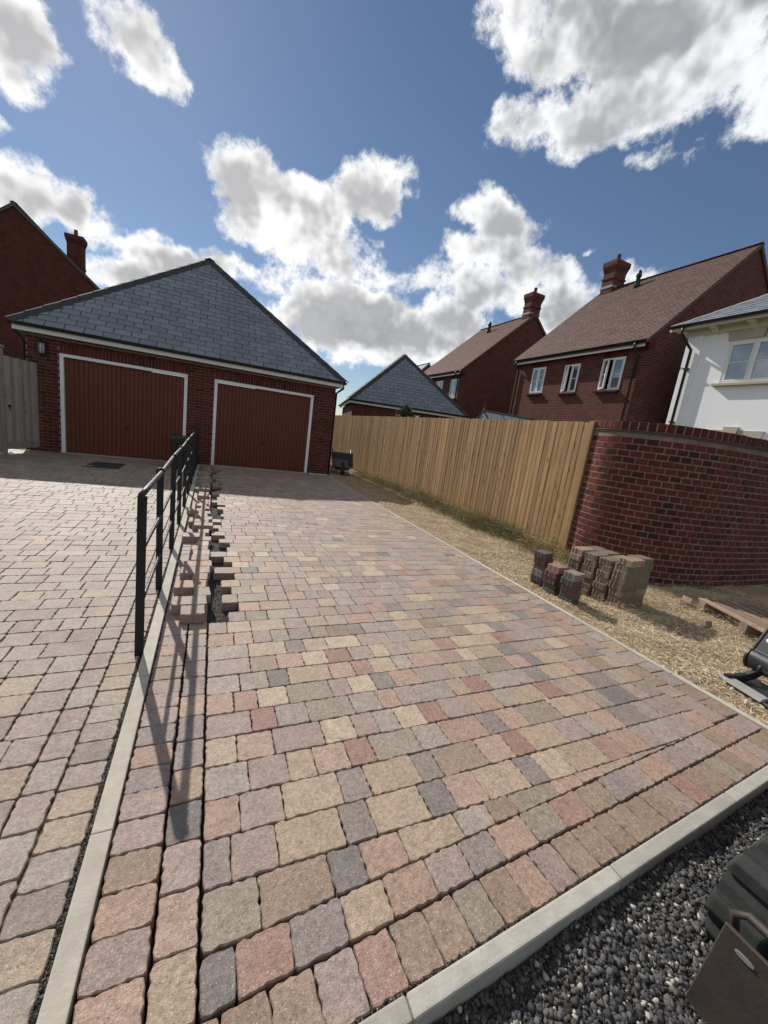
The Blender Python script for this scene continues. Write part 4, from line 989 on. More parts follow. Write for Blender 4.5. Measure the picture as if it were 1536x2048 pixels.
window(wh, (-.002, wy, 1.25), (0, -1, 0), (-1, 0, 0), 1.16, 1.1, 0, .12, M_glass_pale)

# ------------------------------------------------------------------ timber fence
FA = Vector((5.12, 4.25, 0)); FB = Vector((4.98, 17.6, 0)); ft = (FB-FA).normalized(); fn = Vector((-ft.y, ft.x, 0))   # fn faces the drive (-X)
fence = empty('timber_fence', FA, label='tall closeboard timber fence running along the verge beside the drive', category='fence')
L = (FB-FA).length; pitch = .1; nb = int(L/pitch)
tpl = []
for v in range(5):
    r_ = random.Random(v); q = MB(); w = .125; t0, t1 = .0115, .0065
    # feather edge board: thick edge overlaps the thin edge of the one before
    za, zb = .13, 2.075+r_.uniform(-.006, .006)
    cs = [(0, 0), (0, t0), (w, t1), (w, 0)]; n_ = 5; vs = []
    for k in range(n_+1):
        z = za+(zb-za)*k/n_; bow = math.sin(k/n_*3.14)*r_.uniform(-.003, .003)
        vs += [ft*c[0]+fn*(c[1]+.012+bow-(c[0]/w)*.0)+Vector((0, 0, z)) for c in cs]
    fs = [(4*k+i, 4*k+(i+1) % 4, 4*k+4+(i+1) % 4, 4*k+4+i) for k in range(n_) for i in range(4)]+[(0, 1, 2, 3), (4*n_+3, 4*n_+2, 4*n_+1, 4*n_)]
    q.add(vs, fs); tpl.append(q.mesh('fence_board', [M_fence]))
for k in range(nb):
    link('fence_board', tpl[rnd.randrange(5)], fence, ft*(.06+k*pitch)+fn*rnd.uniform(-.0008, .0008)+Vector((0, 0, rnd.uniform(-.004, .004)-k*pitch*.004)), (rnd.gauss(0, .0006), rnd.gauss(0, .0008), 0))
for k in range(7):
    q = MB(); a = ft*(.07+k*1.83); b_ = ft*min(.07+(k+1)*1.83-.004, L); c = (a+b_)/2
    q.obox(c+fn*.03+Vector((0, 0, .03)), (b_-a)/2, fn*.012, Vector((0, 0, .098))); q.build('gravel_board', M_fence, fence, bevel=.003, segs=1)
    q = MB(); q.obox(a-fn*.06+Vector((0, 0, .95)), ft*.04, fn*.04, Vector((0, 0, 1.05))); q.build('fence_post', M_fence, fence, bevel=.004, segs=1)
for z in (.4, 1.05, 1.75):
    q = MB(); q.obox(ft*(L/2)-fn*.03+Vector((0, 0, z)), ft*(L/2), fn*.018, Vector((0, 0, .03))); q.build('fence_rail', M_fence, fence)
q = MB(); q.obox(ft*.012+fn*.0+Vector((0, 0, 1.0)), ft*.04, fn*.045, Vector((0, 0, 1.085))); q.build('end_post', M_fence, fence, bevel=.004, segs=1)

# ------------------------------------------------------------------ curved garden wall
ctrl = [(5.18, 4.80), (5.135, 4.30), (5.05, 3.86), (5.17, 3.52), (5.52, 3.22), (6.08, 3.03), (6.8, 2.95), (7.7, 2.93), (8.8, 2.93), (9.9, 2.93)]
def cr(p0, p1, p2, p3, t): return tuple(.5*((2*b)+(-a+c)*t+(2*a-5*b+4*c-d)*t*t+(-a+3*b-3*c+d)*t**3) for a, b, c, d in zip(p0, p1, p2, p3))
pth = []
for i in range(1, len(ctrl)-2):
    for k in range(24): pth.append(Vector(cr(ctrl[i-1], ctrl[i], ctrl[i+1], ctrl[i+2], k/24)))
arc = [0]
for i in range(1, len(pth)): arc.append(arc[-1]+(pth[i]-pth[i-1]).length)
def at(s):
    s = min(max(s, 0), arc[-1]-1e-4); i = max(k for k in range(len(arc)) if arc[k] <= s); i = min(i, len(pth)-2)
    f = (s-arc[i])/(arc[i+1]-arc[i]); p = pth[i].lerp(pth[i+1], f)
    t = (at_t(s+.04)-at_t(s-.04)).normalized(); return p, t
def at_t(s):
    s = min(max(s, 0), arc[-1]-1e-4); i = 0
    lo, hi = 0, len(arc)-1
    while hi-lo > 1:
        md = (lo+hi)//2
        if arc[md] <= s: lo = md
        else: hi = md
    return pth[lo].lerp(pth[lo+1], (s-arc[lo])/(arc[lo+1]-arc[lo]))
gw = empty('garden_wall', (5.5, 3.2, 0), label='curved red brick garden wall with brick on edge coping', category='wall')
GW = Vector((5.5, 3.2)); WT = 1.955
def strip(name, off0, off1, z0, z1, mat, ns=90):
    q = MB(); vs = []
    for k in range(ns+1):
        s = arc[-1]*k/ns; p = at_t(s); t = (at_t(s+.03)-at_t(s-.03)).normalized(); n_ = Vector((t.y, -t.x)); p = p-GW
        for (o_, z) in ((off0, z0), (off0, z1), (off1, z1), (off1, z0)): vs.append((p.x+n_.x*o_, p.y+n_.y*o_, z))
    fs = [(4*k+i, 4*k+4+i, 4*k+4+(i+1) % 4, 4*k+(i+1) % 4) for k in range(ns) for i in range(4)]+[(0, 1, 2, 3), (4*ns+3, 4*ns+2, 4*ns+1, 4*ns)]
    q.add(vs, fs); return q.build(name, mat, gw)
# n_ (t.y,-t.x): for a path heading -Y then +X this is the side facing the drive
strip('mortar', -.0035, -.215, -.15, WT, M_mortar_d)
M_crease = simple('clay_creasing', (.16, .105, .085), .9, .1, var=.4, scale=9, bmp=.5)
strip('creasing', .014, -.235, WT+.004, WT+.016, M_crease); strip('creasing', .024, -.245, WT+.024, WT+.036, M_crease)
strip('coping_mortar', -.004, -.21, WT+.04, WT+.145, M_mortar)
br = Bricks(gw); z = -.055; row = 0; CP = .0868
while z < WT-.02:
    s = .0; lead = [.12, .245, .14] if row % 2 else [.235, .19]
    while s < arc[-1]-.15:
        w = (lead.pop(0) if lead else .15)-.0125
        p = at_t(s+w/2); t = (at_t(s+w/2+.03)-at_t(s+w/2-.03)).normalized()
        d = Vector((p.x, p.y, z))-CAM; zz = d.dot(fw); u = 768+785.75*d.dot(rt)/zz
        br.put(p.x-GW.x, p.y-GW.y, z, math.atan2(t.y, t.x), round(w+rnd.choice((-.004, 0, .003)), 3), .0745, .06, (1 if u < 1560 else -5)-d.length*.1)
        s += w+.0125
    z += CP; row += 1
br.finish()
s = .01
while s < arc[-1]-.05:
    p = at_t(s+.045); t = (at_t(s+.08)-at_t(s+.01)).normalized(); n_ = Vector((t.y, -t.x)); q_ = p+n_*(.004)-GW; v = rnd.randrange(3)
    link('coping_brick', brick_tpl(.088, .108, .218, v)[1], gw, (q_.x, q_.y, WT+.096+rnd.uniform(-.003, .003)), (rnd.gauss(0, .01), 0, math.atan2(t.y, t.x)), BM[rnd.choices((0, 1, 2), (6, 4, 1))[0]])
    s += .1055

# ------------------------------------------------------------------ estate railing
rl = empty('estate_railing', (-.345, 2.5, 0), label='black steel estate railing standing along the edging between the drives', category='railing')
PY = [2.5, 3.475, 4.56, 5.6, 6.64, 7.68, 8.72, 9.76, 10.8, 11.75]
q = MB(); q.box(-.024, .024, -.006, .006, -.12, .985); pm = q.mesh('post', [M_post], bevel=.003, segs=1)
q = MB(); q.tube([(0, -.012, 0), (0, .012, 0)], .031, 12); cm = q.mesh('collar', [M_post])
for k, y in enumerate(PY):
    po = link('post', pm, rl, (0, y-2.5, 0), (rnd.gauss(0, .006), rnd.gauss(0, .006), R(8) if k == 0 else rnd.gauss(0, .05)))
    if k: link('collar', cm, po, (0, 0, .985))
for (z, r_, nm) in ((.983, .018, 'top_rail'), (.64, .011, 'mid_rail'), (.315, .011, 'lower_rail')):
    q = MB(); pts = []
    for k in range(40):
        y = .008+(PY[-1]-2.5)*k/39; pts.append((math.sin(y*2.1)*.003, y, z+math.sin(y*3.1+z)*.003))
    q.tube(pts, r_, 10); q.build(nm, M_rail, rl, smooth=True)

# ------------------------------------------------------------------ loose pavers laid across the unfinished edge
ORD = ['topmost', 'second', 'third', 'fourth', 'fifth', 'sixth', 'seventh', 'eighth', 'ninth']
COLN = {'K': 'charcoal', 'V': 'dull purple', 'R': 'red', 'O': 'olive grey', 'B': 'brown', 'T': 'tan', 'M': 'mauve grey', 'G': 'grey', 'P': 'pinkish', 'C': 'cream', 'Q': 'brown', 'W': 'dark red', 'X': 'charcoal'}
def tint(cs): return PM[rnd.choice(cs)]
LOOSE = [(11, -.150, .006, 'M'), (12, -.221, .021, 'M'), (13, -.07, .038, 'G'), (14, -.215, -.002, 'P'), (15, -.085, .005, 'P'), (16, -.185, .02, 'M'), (17, -.17, .035, 'P'), (18, -.13, .028, 'M'), (19, -.12, .03, 'T'), (20, -.16, .03, 'M'), (21, -.1, .02, 'C'), (22, -.08, .05, 'G'), (23, -.25, -.03, 'M'), (24, -.1, .02, 'P'), (26, -.17, .06, 'M')]
for rr_ in range(27, 65):
    if rnd.random() < .13: continue
    w = rnd.choice((.16, .16, .24, .12)); x1 = rnd.uniform(-.04, .06); LOOSE.append((rr_, x1-w, x1, rnd.choice('MBTPM')))
for k, (rr_, x0, x1, c) in enumerate(LOOSE):
    ya = Y0+RW*rr_; w = min((.12, .16, .24), key=lambda s: abs(s-(x1-x0)))
    nth = ['nearest', 'second', 'third', 'fourth', 'fifth', 'sixth', 'seventh', 'eighth', 'ninth', 'tenth', 'eleventh', 'twelfth', 'thirteenth', 'fourteenth', 'fifteenth', 'sixteenth', 'seventeenth', 'eighteenth', 'nineteenth', 'twentieth']
    if k == 0: lab = 'nearest loose paver lying on the drive edge, its grey side facing the camera'
    elif k < 20: lab = '%s loose paver, %s from the near end of the unfinished edge row' % (COLN[c], nth[k])
    else: lab = 'small far loose paver on the unfinished drive edge toward the garage'
    link('loose_paver', rect_mesh(w, .158, k % 6, True, .002), None, ((x0+x1)/2, ya+RW/2+rnd.uniform(-.01, .01), TH+.004+.003*(k % 2)), (rnd.gauss(0, .012), rnd.gauss(0, .012), rnd.gauss(0, .03)), PM[c],
         label=lab, category='paver', group='loose pavers along the unfinished drive edge')

# ------------------------------------------------------------------ stacks of pavers on the verge
def stack(cx, cy, n, w, d, rz, cs, topc, lab, labtop, grp, jit=.007):
    for k in range(n):
        a = rz+rnd.gauss(0, .03); z = -.03+(k+1)*(TH+.001)
        c = topc if k == n-1 else rnd.choice(cs)
        link('stacked_paver', rect_mesh(w, d, rnd.randrange(6), True, .002), None, (cx+rnd.gauss(0, jit), cy+rnd.gauss(0, jit), z), (0, 0, a), PM[c],
             label=(labtop if k == n-1 else '%s paver, %s from the top of %s' % (COLN[c], ORD[n-1-k], lab)), category='paver', group=grp)
stack(3.66, 3.30, 6, .16, .16, .15, 'XVXWW', 'X', 'the tallest dark stack nearest the fence', 'bluish charcoal paver topping the tallest dark stack nearest the fence', 'dark paver stack nearest the fence')
stack(3.62, 3.05, 5, .165, .16, .1, 'WXWWV', 'R', 'the middle one of three dark stacks', 'red paver topping the middle one of three dark stacks', 'middle dark paver stack')
stack(3.61, 2.82, 5, .16, .16, .2, 'XQXWQ', 'K', 'the dark stack nearest the camera', 'charcoal paver topping the dark stack nearest the camera', 'dark paver stack nearest the camera')
PIL = [(4.22, 2.66, 8, 'front right column'), (4.21, 2.845, 7, 'second column'), (4.19, 3.03, 7, 'third column'), (4.20, 3.22, 7, 'fourth column'), (4.46, 2.70, 8, 'b'), (4.46, 2.89, 7, 'b'), (4.45, 3.08, 7, 'b'), (4.45, 3.26, 7, 'b')]
for k, (x, y, n_, nm) in enumerate(PIL):
    front = k < 4
    where = ('first', 'second', 'third', 'fourth')[k % 4]
    lab = 'the %s %s column of the big pile' % (where, 'front' if front else 'rear')
    stack(x, y, n_, .24, .158, .05+rnd.gauss(0, .05), 'QQQBQ', 'B' if k in (0, 3, 5) else 'Q', lab, 'topmost paver of the %s column, %s side of the big pile' % (where, 'drive' if front else 'wall'), 'big paver pile, %s column, %s row' % (where, 'front' if front else 'rear'), .006)

# ------------------------------------------------------------------ grey gate by the garage
ga = Vector((-3.76, 11.97, 0)); gb = Vector((-4.02, 10.98, 0)); gt_ = (gb-ga).normalized(); gn = Vector((-gt_.y, gt_.x, 0))
gn = gn if gn.x > 0 else -gn
gate = empty('timber_gate', ga, label='weathered grey timber gate closing the gap beside the double garage', category='gate')
Lg = (gb-ga).length; nbd = 10; q = MB(); w = Lg/nbd
q.obox((0, 0, 1.06), gt_*(w/2-.003), gn*.009, Vector((0, 0, .965))); gm = q.mesh('gate_board', [M_gate], bevel=.003, segs=1)
for k in range(nbd): link('gate_board', gm, gate, gt_*(w*(k+.5))+gn*rnd.uniform(0, .006)+Vector((0, 0, rnd.uniform(-.01, .01)-.0)))
q = MB(); q.obox(gt_*(Lg/2)+gn*.022+Vector((0, 0, .19)), gt_*(Lg/2-.02), gn*.010, Vector((0, 0, .075))); q.build('ledge', M_gate, gate)
q = MB(); q.tube([gt_*(Lg-.12)+gn*.02+Vector((0, 0, 1.02)), gt_*(Lg-.12)+gn*.05+Vector((0, 0, 1.02))], .025, 10); q.tube([gt_*(Lg-.12)+gn*.045+Vector((0, 0, 1.03)), gt_*(Lg-.12)+gn*.045+Vector((0, 0, .93))], .009, 6); q.build('latch', M_black, gate)
gp = empty('grey_fence', gb+gt_*.05, label='grey timber fence panel and capped post left of the gate', category='fence')
q = MB(); q.obox((0, 0, 1.08), gt_*.045, gn*.05, Vector((0, 0, 1.1))); q.build('fence_post', M_gate, gp, bevel=.005, segs=1)
q = MB(); q.obox((0, 0, 2.205), gt_*.065, gn*.07, Vector((0, 0, .02))); q.build('post_cap', M_gate, gp, bevel=.005, segs=1)
q = MB(); q.obox((0, 0, 1.05), gt_*(.05-.003), gn*.009, Vector((0, 0, 1.0))); gm = q.mesh('fence_board', [M_gate], bevel=.003, segs=1)
for k in range(12): link('fence_board', gm, gp, gt_*(.1+.1*k)+gn*rnd.uniform(0, .006))
link('white_stone', (lambda m: m)(MB().tube([(0, 0, 0), (0, 0, .03), (0, 0, .05)], [.05, .055, .02], 9).mesh('white_stone', [M_paint])), None, (-3.93, 10.98, -.005), label='small white stone on the paving by the gate foot', category='stone')

# ------------------------------------------------------------------ bin, drain cover, wheelbarrow
bn = empty('black_bin', (-.67, 10.92, 0), label='black plastic bin standing in front of the brick pier', category='bin'); bn.rotation_euler = (0, 0, .1)
def frust(q, w0, d0, w1, d1, z0, z1):
    q.add([(-w0, -d0, z0), (w0, -d0, z0), (w0, d0, z0), (-w0, d0, z0), (-w1, -d1, z1), (w1, -d1, z1), (w1, d1, z1), (-w1, d1, z1)], [(3, 2, 1, 0), (4, 5, 6, 7), (0, 1, 5, 4), (1, 2, 6, 5), (2, 3, 7, 6), (3, 0, 4, 7)]); return q
frust(MB(), .19, .2, .245, .26, .03, .74).build('body', M_black, bn, bevel=.02)
frust(MB(), .265, .28, .24, .25, .742, .80).build('lid', M_black, bn, bevel=.015)
for sx in (-1, 1):
    q = MB(); q.tube([(sx*.2-.02, .22, .09), (sx*.2+.02, .22, .09)], .09, 16); q.build('wheel', M_black, bn)
q = MB(); q.tube([(-.2, .3, .72), (.2, .3, .72)], .014, 8); q.build('handle', M_black, bn)
dc = empty('drain_cover', (-2.12, 10.47, -.01), label='dark rectangular drain cover set into the left drive', category='drain cover')
q = MB()
for (a, b_, c, d) in ((-.3, .3, -.42, -.38), (-.3, .3, .38, .42), (-.3, -.265, -.38, .38), (.265, .3, -.38, .38)): q.box(a, b_, c, d, -.03, .012)
q.build('frame', M_rust, dc)
q = MB(); q.box(-.262, .262, -.377, .377, -.03, .007); q.build('cover', simple('cast_iron', (.03, .031, .034), .6, .4, bmp=.8, bscale=40), dc, bevel=.003, segs=1)
wb = empty('wheelbarrow', (4.02, 12.55, 0), label='dark wheelbarrow tipped up beside the garage corner by the fence', category='wheelbarrow'); wb.rotation_euler = (0, 0, R(-8)); wb.scale = (1.15, 1.15, 1.15)
def tray():
    q = MB(); o = [(-.30, -.02, .22), (.30, -.02, .22), (.33, .36, .60), (-.33, .36, .60)]; n_ = Vector((0, .7, -.7)).normalized()
    i_ = [Vector(p)*1 for p in o]; cen = sum((Vector(p) for p in o), Vector())/4
    rim = [Vector(p) for p in o]; bot = [cen+(Vector(p)-cen)*.66+n_*.22 for p in o]; inn = [cen+(Vector(p)-cen)*.95 for p in o]; ib = [cen+(Vector(p)-cen)*.63+n_*.16 for p in o]
    vs = rim+bot+inn+ib
    q.add(vs, [(7, 6, 5, 4)]+[(i+4, (i+1) % 4+4, (i+1) % 4, i) for i in range(4)]+[(i, (i+1) % 4, (i+1) % 4+8, i+8) for i in range(4)]+[(i+8, (i+1) % 4+8, (i+1) % 4+12, i+12) for i in range(4)]+[(12, 13, 14, 15)]); return q, rim
q, rim = tray(); q.build('tray', M_tray, wb)
q = MB(); q.tube([rim[0], rim[1], rim[2], rim[3], rim[0]], .014, 8); q.build('rim', M_lead, wb, smooth=True)
for sx in (-1, 1):
    q = MB(); q.tube([(sx*.28, .5, .70), (sx*.24, .30, .28), (sx*.16, .12, .10), (sx*.06, .02, .16)], .016, 8); q.build('handle', M_black, wb, smooth=True)
    q = MB(); q.tube([(sx*.22, .3, .3), (sx*.26, .42, .0), (sx*.1, .42, .01)], .013, 8); q.build('leg', M_black, wb, smooth=True)
q = MB(); ring = [(0, -.02+math.cos(a)*.15, .17+math.sin(a)*.15) for a in [2*math.pi*k/24 for k in range(25)]]; q.tube(ring, .042, 10, caps=False); wl = q.build('wheel', M_rubber, wb, smooth=True)
q = MB(); q.tube([(-.04, -.02, .17), (.04, -.02, .17)], .11, 16); q.build('rim', M_lead, wl)
link('loose_board', MB().box(-.28, .28, -.06, .06, 0, .045).mesh('loose_board', [M_concrete], bevel=.004, segs=1), None, (3.0, 11.78, .004), (0, 0, .03), label='short concrete block lying at the foot of the right door frame', category='block')

# ------------------------------------------------------------------ greenhouse, rose bush behind the fence
gh = empty('greenhouse', (7.15, 9.7, 0), label='small glass greenhouse whose ridge shows above the timber fence', category='greenhouse')
GL, GWd, GE, GR = 2.6, .95, 1.75, 2.52
def bar(q, a, b_, r_=.022): q.tube([a, b_], r_, 6)
q = MB()
for x in [0, GL/4, GL/2, 3*GL/4, GL]:
    for s_ in (-1, 1): bar(q, (x, s_*GWd, 0), (x, s_*GWd, GE)); bar(q, (x, s_*GWd, GE), (x, 0, GR), .03 if x in (0, GL) else .014)
bar(q, (-.03, 0, GR+.01), (GL+.03, 0, GR+.01), .035)
for s_ in (-1, 1): bar(q, (0, s_*GWd, GE), (GL, s_*GWd, GE), .03)
bar(q, (0, -GWd, GE), (0, GWd, GE)); bar(q, (GL, -GWd, GE), (GL, GWd, GE)); q.build('frame', M_ghframe, gh)
for s_ in (-1, 1):
    for k in range(4):
        x0, x1 = k*GL/4+.02, (k+1)*GL/4-.02; q = MB(); q.prism([(x0, s_*.03, GR-.02), (x1, s_*.03, GR-.02), (x1, s_*(GWd-.02), GE+.02), (x0, s_*(GWd-.02), GE+.02)], (0, 0, .006)); q.build('roof_pane', M_ghouse, gh)
q = MB(); q.prism([(0, -GWd+.03, .05), (0, GWd-.03, .05), (0, GWd-.03, GE), (0, 0, GR-.04), (0, -GWd+.03, GE)], (.006, 0, 0)); q.build('gable_pane', M_ghouse, gh)
q = MB(); q.tube([(0, 0, GR), (0, 0, GR+.05), (0, 0, GR+.09), (0, 0, GR+.27)], [.02, .035, .014, .004], 8); q.build('finial', M_clay, gh)
bu = empty('rose_bush', (5.62, 12.0, 0), label='leafy rose bush showing above the fence before the small garage', category='shrub')
def leaves(n, cen, rad, size, seed):
    g_ = np.random.default_rng(seed); P = g_.normal(0, 1, (n, 3)); P /= np.linalg.norm(P, axis=1)[:, None]; P *= (g_.random(n)**.45)[:, None]
    cl = g_.normal(0, .5, (14, 3)); P = P*np.array(rad)*.55+cl[g_.integers(0, 14, n)]*np.array(rad)+np.array(cen)
    a = g_.normal(0, 1, (n, 3)); a /= np.linalg.norm(a, axis=1)[:, None]; b_ = np.cross(a, g_.normal(0, 1, (n, 3))); b_ /= np.linalg.norm(b_, axis=1)[:, None]
    s = g_.uniform(.6, 1.2, n)[:, None]*size; c_ = np.cross(a, b_)*.25
    V = np.stack([P-a*s, P+b_*s*.45+c_*s, P+a*s, P-b_*s*.45+c_*s], 1); F = np.arange(n*4).reshape(-1, 4); return V.reshape(-1, 3), F
M_leaf = blade_mat('rose_leaf', (.035, .065, .02), (.09, .13, .045), (.17, .2, .09)); M_petal = blade_mat('rose_petal', (.5, .33, .25), (.6, .45, .35), (.65, .6, .5))
V, F = leaves(2600, (0, 0, 2.08), (.34, .32, .34), .06, 5); link('crown', np_mesh('crown', V, F, [M_leaf]), bu, kind='stuff')
V, F = leaves(900, (.36, -.35, 1.9), (.3, .3, .26), .06, 8); link('crown', np_mesh('crown', V, F, [M_leaf]), bu, kind='stuff')
V, F = leaves(110, (.05, -.05, 2.1), (.32, .28, .3), .035, 6); link('blossom', np_mesh('blossom', V, F, [M_petal]), bu, kind='stuff')
q = MB()
for k in range(7): a = k*.9; q.tube([(math.cos(a)*.04, math.sin(a)*.04, 0), (math.cos(a)*.1, math.sin(a)*.1, .9), (math.cos(a)*.22, math.sin(a)*.2, 1.9)], [.016, .011, .005], 6)
q.build('stem', simple('rose_stem', (.09, .07, .04), .9), bu)
wf = empty('round_white_object', (5.72, 11.05, 0), label='round white object showing over the fence right of the rose bush', category='round_object')
q = MB()  # round white object of unknown kind, modelled as a scalloped disc
for k in range(9):
    a = k*.7; q.prism([(0, 0, 2.1), (math.cos(a)*.05, -.03, 2.1+math.sin(a)*.05), (math.cos(a+.35)*.085, -.02, 2.1+math.sin(a+.35)*.085), (math.cos(a+.7)*.05, -.03, 2.1+math.sin(a+.7)*.05)], (0, .006, 0))
q.build('scalloped_disc', M_paint, wf); q = MB(); q.tube([(0, 0.02, 0), (.02, .02, 1.2), (0, .01, 2.1)], .006, 6); q.build('stem', M_leaf, wf)

# ------------------------------------------------------------------ pallet and rubble by the wall
pd = Vector((-.38, -.92, 0)).normalized(); ps = Vector((-pd.y, pd.x, 0)); ps = ps if ps.x > 0 else -ps
pal = empty('wooden_pallet', (5.30, 2.42, 0), label='worn wooden pallet lying on the grass against the curved wall', category='pallet')
for k in range(8):
    q = MB(); q.obox(pd*.55+ps*(.05+k*.125)+Vector((0, 0, .105)), pd*.6, ps*.045, Vector((0, 0, .011))); q.build('slat', M_pallet, pal, bevel=.003, segs=1)
for k in range(3):
    q = MB(); q.obox(pd*(.02+k*.53)+ps*.5+Vector((0, 0, .045)), pd*.045, ps*.5, Vector((0, 0, .047))); q.build('bearer', M_pallet, pal, bevel=.003, segs=1)
link('concrete_block', MB().box(-.11, .11, -.05, .05, 0, .1).mesh('concrete_block', [M_kerb], bevel=.006), None, Vector((5.30, 2.42, .118))+pd*.2+ps*.95, (0, 0, .3), label='grey block resting on the far end of the pallet', category='block')
for (x, y, z, w, d, h, rz, lb) in ((5.28, 2.56, -.03, .10, .05, .09, .4, 'small grey concrete lump beside the pallet corner by the wall'), (5.15, 2.53, -.03, .16, .06, .03, -.2, 'flat grey stone slab beside the pallet corner'), (4.86, 2.18, -.03, .03, .16, .07, -.55, 'short pale topped brick offcut lying before the pallet')):
    link('rubble_block', MB().box(-w, w, -d, d, 0, h).mesh('rubble_block', [M_pallet], bevel=.008), None, (x, y, z), (rnd.gauss(0, .06), rnd.gauss(0, .06), rz), label=lb, category='block')
for k, (x, y, s_) in enumerate(((3.62, 1.30, .018), (3.53, 1.17, .022), (3.55, 1.02, .015), (3.50, .93, .018))):
    g_ = MB(); g_.tube([(-s_, 0, 0), (-s_*.4, 0, s_*.5), (s_*.5, s_*.2, s_*.45), (s_, 0, .0)], [s_*.3, s_*.7, s_*.6, s_*.2], 7)
    g_.build('pale_pebble', M_stone, None, label='pale pebble on the straw between edging and digger bucket', category='pebble', group='pale pebbles by the bucket').location = (x, y, -.012)

# ------------------------------------------------------------------ digger bucket on the grass
bk = empty('digger_bucket', (3.70, 1.43, 0), label='black steel digger bucket resting on the dry grass at the right edge', category='bucket')
ba = Vector((-.20, -.98, 0)).normalized(); bl = Vector((.98, -.20, 0))     # along the cutting edge / back from it
def bpt(s_, f, z): return ba*s_+bl*f+Vector((0, 0, z))
q = MB(); q.prism([bpt(0, 0, -.015), bpt(0, .30, .0), bpt(0, .30, .02), bpt(0, .0, .006)], ba*.95); q.build('cutting_edge', M_bucket, bk, bevel=.003, segs=1)
q = MB(); q.prism([bpt(0, -.012, .0), bpt(0, .06, .008), bpt(0, .06, .034), bpt(0, 0, .022)], ba*.30); q.build('wear_strip', M_lead, bk, bevel=.003, segs=1)
pts = [(.01, .015), (.08, .02), (.14, .04), (.19, .075), (.225, .13), (.245, .20)]
q = MB(); up_ = [bpt(.015+.02*k, f, z+.03+.02*k/5) for k, (f, z) in enumerate(pts)]; lo_ = [bpt(.015+.02*k, f+.012, z-.022) for k, (f, z) in enumerate(pts)]
q.prism(up_+lo_[::-1], ba*.035); q.build('side_cutter', M_bucket, bk, bevel=.006)
prof = []
for k in range(22):
    a = R(262-k*7.0); prof.append((.245+math.cos(a)*.085, .185+math.sin(a)*.085))
prof += [(.30, .45), (.33, .475), (.40, .46), (.46, .28), (.40, .10), (.30, .095)]
q = MB(); q.prism([bpt(.035, f, z) for f, z in prof], ba*.9); q.build('shell', M_bucket, bk, bevel=.01)
q = MB(); q.prism([bpt(.015, .3+(f-.3)*1.03-.004, .25+(z-.25)*1.03) for f, z in prof], ba*.018); q.build('side_plate', M_bucket, bk, bevel=.005)
q = MB(); q.tube([bpt(.13, .20, .15), bpt(.25, .20, .15)], .040, 18); q.tube([bpt(.12, .20, .15), bpt(.14, .20, .15)], .052, 18); q.build('pivot_boss', M_bucket, bk, bevel=.004, segs=1)
q = MB(); A_, B_ = Vector((prof[21][0], 0, prof[21][1])), Vector((prof[22][0], 0, prof[22][1]))
pn = Vector((-(B_-A_).z, 0, (B_-A_).x)).normalized()
def face_pt(s_, f):
    P = A_.lerp(B_, f)+pn*.004; return bpt(s_, P.x, P.z)
def blob(s_, f, rs, rf, n_=12, sd=0):
    r_ = random.Random(sd); return [face_pt(s_+math.cos(2*math.pi*k/n_)*rs*r_.uniform(.75, 1.2), f+math.sin(2*math.pi*k/n_)*rf*r_.uniform(.75, 1.2)) for k in range(n_)]
nrm_ = bl*pn.x+Vector((0, 0, pn.z))
for (s_, f, rs, rf, sd) in ((.085, .50, .022, .07, 1), (.115, .58, .013, .09, 2), (.082, .68, .010, .04, 3)): q.prism(blob(s_, f, rs, rf, 12, sd), nrm_*.003)
q.build('painted_mark', M_paint, bk)

# ------------------------------------------------------------------ digger: rubber track and blade
dg = empty('mini_digger', (1.66, .3, -.06), label='mini digger showing only its black rubber track and rusty blade on the gravel', category='digger')
ty0, ty1 = -.17, .155; zc, rad, xa_, xb_ = .18, .155, 0.10, 1.4
def loop(rr):
    P = []
    for k in range(13): a = R(90+k*15); P.append((xa_+math.cos(a)*rr, zc+math.sin(a)*rr))
    for k in range(13): a = R(270+k*15); P.append((xb_+math.cos(a)*rr, zc+math.sin(a)*rr))
    return P
q = MB(); o_, i_ = loop(rad), loop(rad-.03); n_ = len(o_); vs = []
for y in (ty0, ty1):
    vs += [(x, y, z) for x, z in o_]+[(x, y, z) for x, z in i_]
fs = []
for k in range(n_):
    j = (k+1) % n_; fs += [(k, 2*n_+k, 2*n_+j, j), (n_+j, 3*n_+j, 3*n_+k, n_+k), (k, j, n_+j, n_+k), (2*n_+j, 2*n_+k, 3*n_+k, 3*n_+j)]
q.add(vs, fs); trk = q.build('rubber_track', M_rubber, dg)
per = []
for k in range(n_):
    a, b_ = Vector(o_[k]), Vector(o_[(k+1) % n_]); Ls = (b_-a).length; m_ = max(1, int(Ls/.02))
    for j in range(m_): per.append(a.lerp(b_, j/m_))
tot = 0; lastp = per[0]; acc_ = .1; cenx = (xa_+xb_)/2
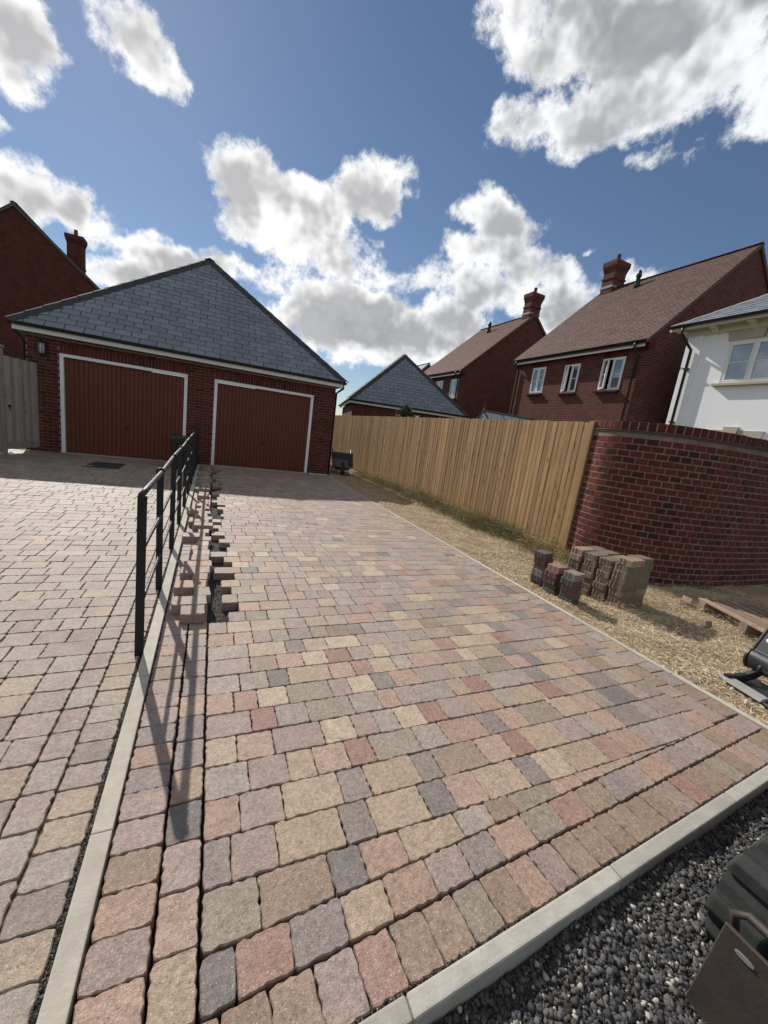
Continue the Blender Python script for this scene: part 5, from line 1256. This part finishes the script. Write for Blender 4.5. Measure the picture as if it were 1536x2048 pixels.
for k in range(1, len(per)):
    acc_ += (per[k]-per[k-1]).length
    if acc_ > .125:
        acc_ = 0; p = per[k]; t = (per[(k+1) % len(per)]-per[k-1]).normalized(); nn = Vector((t.y, -t.x)); c = Vector((min(max(p.x, xa_), xb_), zc))
        if nn.dot(p-c) < 0: nn = -nn
        for (y0_, y1_, ph) in ((ty0-.005, -.02, .0), (.0, ty1+.006, .05)):
            q = MB(); T3 = Vector((t.x, 0, t.y)); N3 = Vector((nn.x, 0, nn.y)); C = Vector((p.x, 0, p.y))+T3*ph
            C2 = Vector((p.x, (y0_+y1_)/2, p.y))+T3*ph
            a_ = [C2+T3*s1*.040+Vector((0, s2*(y1_-y0_)/2, 0))-N3*.008 for s1, s2 in ((-1, -1), (1, -1), (1, 1), (-1, 1))]; b2 = [C2+T3*s1*.026+Vector((0, s2*((y1_-y0_)/2-.014), 0))+N3*.034 for s1, s2 in ((-1, -1), (1, -1), (1, 1), (-1, 1))]
            fs_ = [(4, 5, 6, 7), (0, 1, 5, 4), (1, 2, 6, 5), (2, 3, 7, 6), (3, 0, 4, 7)]
            q.add(a_+b2, fs_)
            bm = None; lo = q.build('track_lug', M_rubber, trk, bevel=.012, segs=3)
            me_ = lo.data; b_m = bmesh.new(); b_m.from_mesh(me_); bmesh.ops.recalc_face_normals(b_m, faces=b_m.faces); b_m.to_mesh(me_); b_m.free()
for xx in (xa_, xb_):
    q = MB(); q.tube([(xx, ty0+.05, zc), (xx, ty1-.05, zc)], rad-.034, 24); q.build('idler_wheel', M_rust, dg)
q = MB(); q.box(xa_, xb_, ty0+.06, ty1-.06, zc-.07, zc+.06); q.build('track_frame', M_rust, dg, bevel=.01)
# blade: upright plate square to the track
pl = MB(); X0 = -.295
out = [(X0-.02, .062, .06), (X0, .045, .362), (X0, -.9, .362), (X0-.02, -.9, .06)]
q = MB(); q.prism(out, (.012, 0, 0)); bl_ = q.build('blade', M_rust, dg, bevel=.003, segs=1)
q = MB(); q.tube([(X0+.05, .03, .30), (X0+.045, .045, .37), (X0+.05, .02, .395), (X0+.05, -.6, .395)], .012, 8); q.build('top_bar', M_rust, bl_, smooth=True)
q = MB(); sl_ = [(X0-.0035, -.012+math.cos(2*math.pi*k/14)*.022, .322+math.sin(2*math.pi*k/14)*.007) for k in range(14)]; q.prism(sl_, (-.003, 0, 0)); q.build('slot', M_lead, bl_)
